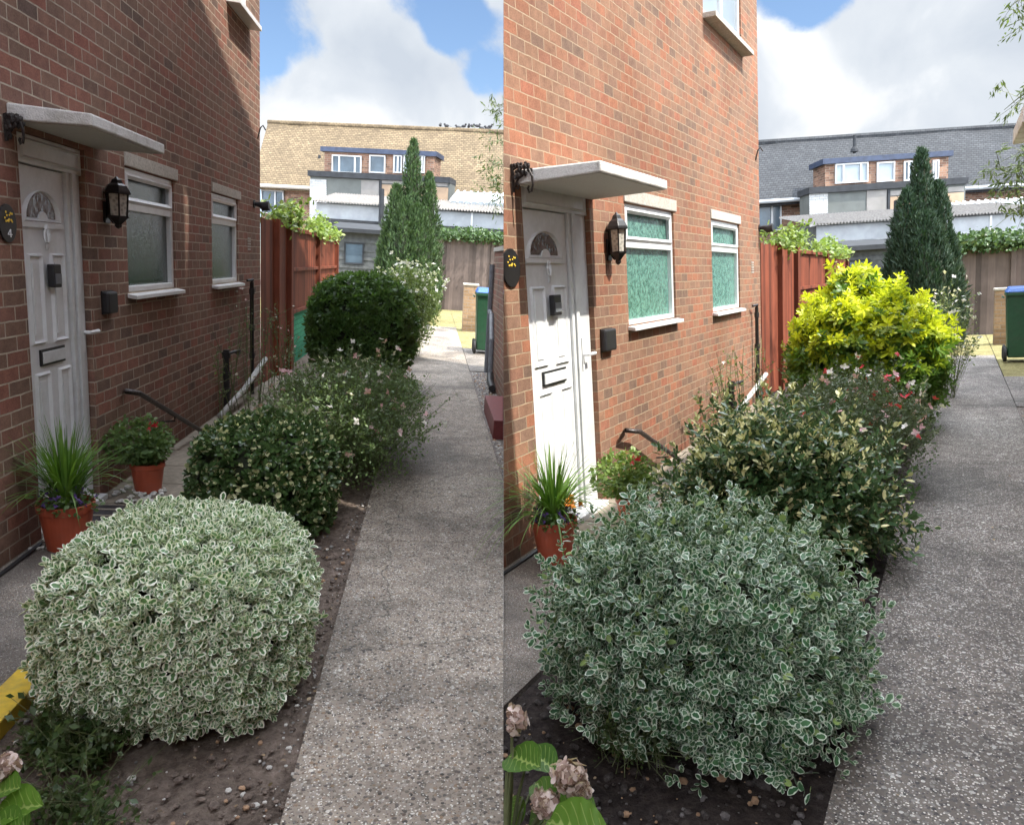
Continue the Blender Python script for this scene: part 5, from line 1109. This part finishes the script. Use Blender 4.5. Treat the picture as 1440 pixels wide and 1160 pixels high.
    gt.part('wall', B().wbox(gp, a, b_, -3, -.04, 0, zc-.02), shed_m)
    gt.part('white_sheeting', B().wbox(gp, a, b_, -.03, .02, zw, zc-.05), white_board)
    for px in (612, 664): u = gp.uv(*q(px, 300))[0]; gt.part('cover_strip', B().wbox(gp, u-.03, u+.03, .02, .045, zw, zc-.05), upvc_sh)
    rb = B(); nw = 150; vs = []
    for i in range(nw+1):
        u = a-.1+(b_-a+.2)*i/nw; dz = .035*(1 if i % 2 else -1); vs += [gp.pt(u, .2, zc+dz), gp.pt(u, -3, zc+.55+dz)]
    rb.add(vs, [(2*i, 2*i+1, 2*i+3, 2*i+2) for i in range(nw)]); gt.part('corrugated_roof', rb, corr)
    gt.part('fascia', B().wbox(gp, a+.6, b_, .0, .28, zd+.0, zw-.02), darkfelt)
    u = gp.uv(*q(539, 290))[0]; gt.part('soil_pipe', B().tube([gp.pt(u, .35, 0), gp.pt(u, .35, zc+.55)], .09, 8), darkfelt)
    # shed with window
    sp_ = plane(24, 24); a, b_, z0_, z1_ = rect(sp_, 471, 326, 560, 395)
    sh = Thing(P, 'garden_shed', f'dark grey boarded shed with a window left of the conifer in the {adj} garden', 'shed', sp_.pt(a, 0, 0))
    sh.part('wall', B().wbox(sp_, a, b_, -2, 0, 0, z1_), shed_m); lines = B()
    for i in range(9): zz = z1_*(.08+i*.11); lines.wbox(sp_, a, b_, .0, .02, zz, zz+.10)
    sh.part('weatherboard', lines, shed_m)
    rb = B().hexa([sp_.pt(a-.15, .25, z1_-.06), sp_.pt(b_+.1, .25, z1_-.06), sp_.pt(b_+.1, -2.2, z1_+.2), sp_.pt(a-.15, -2.2, z1_+.2), sp_.pt(a-.15, .25, z1_+.06), sp_.pt(b_+.1, .25, z1_+.06), sp_.pt(b_+.1, -2.2, z1_+.32), sp_.pt(a-.15, -2.2, z1_+.32)])
    sh.part('roof', rb, darkfelt)
    c4 = rect(sp_, 484, 341, 512, 372); fb = B(); f = .05
    fb.wbox(sp_, c4[0], c4[1], .022, .045, c4[2], c4[2]+f); fb.wbox(sp_, c4[0], c4[1], .022, .045, c4[3]-f, c4[3]); fb.wbox(sp_, c4[0], c4[0]+f, .022, .045, c4[2]+f, c4[3]-f); fb.wbox(sp_, c4[1]-f, c4[1], .022, .045, c4[2]+f, c4[3]-f)
    wn = sh.part('window', fb, darkfelt); sh.part('pane', B().wbox(sp_, c4[0]+.02, c4[1]-.02, .021, .03, c4[2]+.02, c4[3]-.02), far_glass, wn)
    # back fence
    yb_ = 26 if isL else 20.6
    A_ = P.ground(*((600, 436) if isL else (1330, 456))); 
    xr = 720 if isL else 1445; w0 = P.atY(600 if isL else 1335, 400, yb_).x; w1 = P.atY(xr, 400, yb_).x
    zt_ = P.atY(655 if isL else 1395, 337 if isL else 348.5, yb_).z
    fence_run(P, 'back_fence', f'tall weathered grey brown board fence across the end of the {adj} path', [(w0, yb_), (w1, yb_)], -.02, (zt_, zt_), fence_grey, 0, rails=None, posts=[P.atY(690 if isL else 1424, 400, yb_).x-w0], board=.15)
    # ivy on the fence
    rg = np.random.default_rng(70); n = 2600; lo_ = P.atY(618 if isL else 1345, 338, yb_).x; hi_ = w1
    zi = zt_+.14; C_ = np.c_[rg.uniform(lo_, hi_, n), rg.normal(yb_-.0, .2, n), zi+rg.normal(0, .10, n)]
    iv = Thing(P, 'ivy', f'dark ivy growing along the top of the back fence in the {adj} garden', 'ivy', (lo_, yb_, 0))
    iv.part('foliage', leaf_mesh('foliage', OVAL, C_, rg.normal(size=(n, 3)), rg.normal(0, .5, (n, 3))+np.array([0, -1, .5]), (.085)*rg.uniform(.6, 1.3, n), rg, P, iv.base), lf_ivy)
    iv.part('stems', B().tube([(lo_, yb_+.05, zt_+.05), ((lo_+hi_)/2, yb_+.1, zi), (hi_, yb_+.05, zt_+.1)], .04, 6), flesh_bark)
    # roof vents
    for j, (x, y, hpx, lab) in enumerate(((493, 193, 8, 'short dark vent pipe high on the tiled roof'), (449, 239, 18, 'dark vent pipe beside the dormer'))):
        f = (y-176)/(262-176); Ym = 40-(4.5*f); p = P.atY(*q(x, y), Ym*k); 
        v = Thing(P, 'roof_vent', f'{lab}, far building of the {adj} garden', 'vent pipe', p); v.part('pipe', B().tube([p+Vector((0, 0, -.4)), p+Vector((0, 0, hpx*.036))], .06, 8), darkfelt)
        v.part('flashing', B().lathe(p+Vector((0, 0, -.25)), [(.16, -.1), (.14, 0), (.08, .1)], 10), darkfelt)
    return wr, zr, r0, r1, D_, C_
farL = far(L); farR = far(Rt)
# birds on the left roof
rr = random.Random(12)
bird = None
for i, (x, y) in enumerate(((619, 179), (628, 180), (644, 182), (652, 180.5), (659, 181), (664, 180), (671, 180), (677, 183), (686, 185), (651, 190), (653, 196), (661, 201), (689, 181))):
    onroof = y > 184; p = L.atY(x, y, 39.0 if onroof else 38.4)
    if bird is None:
        b = Thing(L, 'bird', '', 'bird', (0, 0, 0)); g = B(); g.blob((0, 0, .10), .10, 1, 2, (.8, 1.5, .8), .03); g.blob((0, -.13, .19), .055, 2, 2, (1, 1, 1), .03); g.tube([(0, -.17, .19), (0, -.23, .18)], [.015, .004], 5)
        b.part('body', g, bird_m, smooth=True); b.part('tail', B().hexa([(-.03, .12, .08), (.03, .12, .08), (.035, .30, .05), (-.035, .30, .05), (-.03, .12, .1), (.03, .12, .1), (.035, .30, .06), (-.035, .30, .06)]), bird_m)
        o = b.o; bird = o
    else:
        o = bird.copy(); COL.objects.link(o)
        for ch in list(bird.children): c = ch.copy(); COL.objects.link(c); c.parent = o
    o.matrix_world = L.M @ Matrix.Translation(p) @ Matrix.Rotation(rr.uniform(0, 6.28), 4, 'Z') @ Matrix.Scale(1.15 if onroof else .9, 4)
    ordn = ['leftmost', 'second', 'third', 'fourth', 'fifth', 'sixth', 'seventh', 'eighth']
    tl = {686: 'small dark bird on the tan tiles just under the right end of the ridge row', 651: 'small dark bird, upper one of the close pair on the tan tiles', 653: 'small dark bird, lower one of the close pair on the tan tiles', 661: 'small dark bird sitting lowest of all on the tan tiles', }
    rl = {x_: k_ for k_, x_ in enumerate((619, 628, 644, 652, 659, 664, 671, 677))}
    o['label'] = tl[x] if onroof else ('small dark bird at the right end of the ridge row on the tan roof' if x == 689 else f'{ordn[rl[x]]} small dark bird from the left along the tan roof ridge')
    o['category'] = 'bird'; o['group'] = 'birds on the tiles' if onroof else 'birds on the ridge'

# ================================================================== conifers and the trees at the right edges
def conifer(P, label, spires, Y, mat, seed):
    """spires: (px, apex py, half width px, base py, extra depth)"""
    rg = np.random.default_rng(seed); c0 = P.atY(spires[0][0], 400, Y); base = Vector((c0.x, Y, 0)); th = Thing(P, 'conifer', label, 'tree', base)
    Cs, Ds, Ns, Sz = [], [], [], []; tb = B(); cb = B()
    for (px, ap, hw, bp, dy, n) in spires:
        top = P.atY(px, ap, Y+dy); r = hw*(Y+dy)/FPX; H = top.z; x0 = top.x
        t = 1-rg.random(n)**.62; t = rg.random(n)*1.0
        prof = np.clip((1-t), 0, 1)**.5*np.clip(.6+t*2, 0, 1)*1.0
        a = rg.uniform(0, 2*math.pi, n); lum = 1+.16*np.sin(a*5+t*9+seed)+.10*np.sin(a*9-t*23)+.06*np.sin(t*60+a*3)
        rad = r*prof*lum*(1-.22*rg.random(n)**2)
        z = .1+(H-.1)*t
        Cs.append(np.c_[x0+rad*np.cos(a), Y+dy+rad*np.sin(a), z-.08]); out_ = np.c_[np.cos(a), np.sin(a), np.zeros(n)]
        Ds.append(out_*.45+np.array([0, 0, 1])+rg.normal(0, .28, (n, 3))); Ns.append(out_+rg.normal(0, .5, (n, 3))); Sz.append(rg.uniform(.09, .2, n)*(1-.35*t))
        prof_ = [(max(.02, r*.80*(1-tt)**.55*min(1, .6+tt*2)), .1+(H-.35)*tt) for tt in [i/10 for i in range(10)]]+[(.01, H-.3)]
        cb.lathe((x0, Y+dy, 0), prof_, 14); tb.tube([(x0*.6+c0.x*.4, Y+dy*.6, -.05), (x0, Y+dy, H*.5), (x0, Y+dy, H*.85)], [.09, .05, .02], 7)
    n = sum(len(c) for c in Cs)
    T = np.array([(0, 0, 0, .4), (.35, .16, .03, .8), (1, 0, 0, 1), (.35, -.16, .03, .8), (.6, .28, .05, 1), (.6, -.28, .05, 1)], float), np.array([(0, 2, 1), (0, 3, 2), (0, 4, 1), (0, 3, 5)])
    th.part('crown', leaf_mesh('crown', T, np.vstack(Cs), np.vstack(Ds), np.vstack(Ns), np.concatenate(Sz), rg, P, base), mat)
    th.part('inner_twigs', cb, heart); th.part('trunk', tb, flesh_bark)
conifer(L, 'tall dense dark green conifer of several pointed columns at the end of the left bed', [(582, 193, 23, 455, 0, 5500), (558, 256, 27, 455, -.2, 5200), (604, 240, 25, 455, .1, 5000), (588, 285, 38, 455, -.5, 6500), (545, 310, 20, 455, -.3, 3000), (572, 275, 34, 455, -.55, 5200)], 21, lf_con, 3)
conifer(Rt, 'tall blue green conifer of several pointed columns behind the golden shrub', [(1296, 205, 25, 440, 0, 5500), (1276, 262, 30, 440, -.2, 5200), (1320, 252, 27, 440, .1, 5200), (1302, 295, 45, 440, -.5, 7000), (1337, 325, 20, 440, -.1, 3000), (1262, 325, 20, 440, -.1, 3000)], 17, lf_con_R, 4)
def branch_tree(P, label, trunk, sprays, seed, Y):
    rg = np.random.default_rng(seed); base = Vector((trunk[0], trunk[1], 0)); th = Thing(P, 'garden_tree', label, 'tree', base); tb = B(); sb = B(); C_, D_ = [], []
    H = trunk[2]; tb.tube([base+Vector((0, 0, -.1)), base+Vector((.05, 0, H*.4)), base+Vector((0, .1, H*.8)), base+Vector((.1, 0, H))], [.13, .11, .07, .03], 9)
    for (x0, y0, x1, y1, n) in sprays:
        tip = P.atY(x1, y1, Y); st = P.atY(x0, y0, Y); s0 = base+Vector((0, 0, min(H, max(.8, st.z-.4)))); tb.tube([s0, s0.lerp(st, .6)+Vector((0, 0, .15)), st], [.045, .03, .016], 6)
        for k in range(n):
            t = rg.random(); p = st.lerp(tip, t)+Vector(rg.normal(0, .07+.05*t, 3)); e = p+Vector(rg.normal(0, .1, 3))+(tip-st)*.12+Vector((0, 0, -.05)); sb.tube([st.lerp(tip, t*.9), p, e], [.004, .003, .002], 3, cap=False)
            for _ in range(9): f = rg.random(); q = p.lerp(e, f); C_.append(q+Vector(rg.normal(0, .02, 3))); D_.append((e-p).normalized()*.7+Vector(rg.normal(0, .5, 3))+Vector((0, 0, -.35)))
        sb.tube([st, st.lerp(tip, .5)+Vector((0, 0, .04)), tip], [.012, .008, .003], 5, cap=False)
    for _ in range(900):   # rest of the crown, out of the picture
        d = unit(rg.normal(size=(1, 3)))[0]; p = base+Vector((.7, 0, H*.8))+Vector(d*np.array([.9, .9, .9])*rg.random()**.4); C_.append(p); D_.append(Vector(rg.normal(size=3)))
    n = len(C_); th.part('crown', leaf_mesh('crown', T_simple(.14, .03), C_, D_, rg.normal(size=(n, 3))+np.array([0, 0, 1]), .085*rg.uniform(.6, 1.3, n), rg, P, base, clipside=(P is L)), lf_tree)
    th.part('trunk', tb, flesh_bark, clip=(P is L), cap=False); th.part('twigs', sb, stem_green, clip=(P is L), cap=False)
branch_tree(L, 'slender leafy branches reaching in at the right edge of the left garden', (2.2, 13.2, 4.6), [(725, 150, 694, 150, 16), (722, 215, 698, 195, 12), (720, 235, 684, 232, 16), (715, 262, 690, 262, 14), (722, 275, 686, 288, 14), (718, 180, 700, 170, 8)], 5, 12.5)
branch_tree(Rt, 'slender leafy branches reaching in at the far right edge of the right garden', (2.0, 11.4, 4.9), [(1460, -20, 1424, 8, 14), (1462, 20, 1430, 30, 10), (1460, 125, 1412, 155, 16), (1450, 235, 1402, 240, 16), (1455, 270, 1405, 262, 14), (1450, 210, 1432, 215, 12), (1455, 290, 1425, 295, 12)], 6, 10.8)
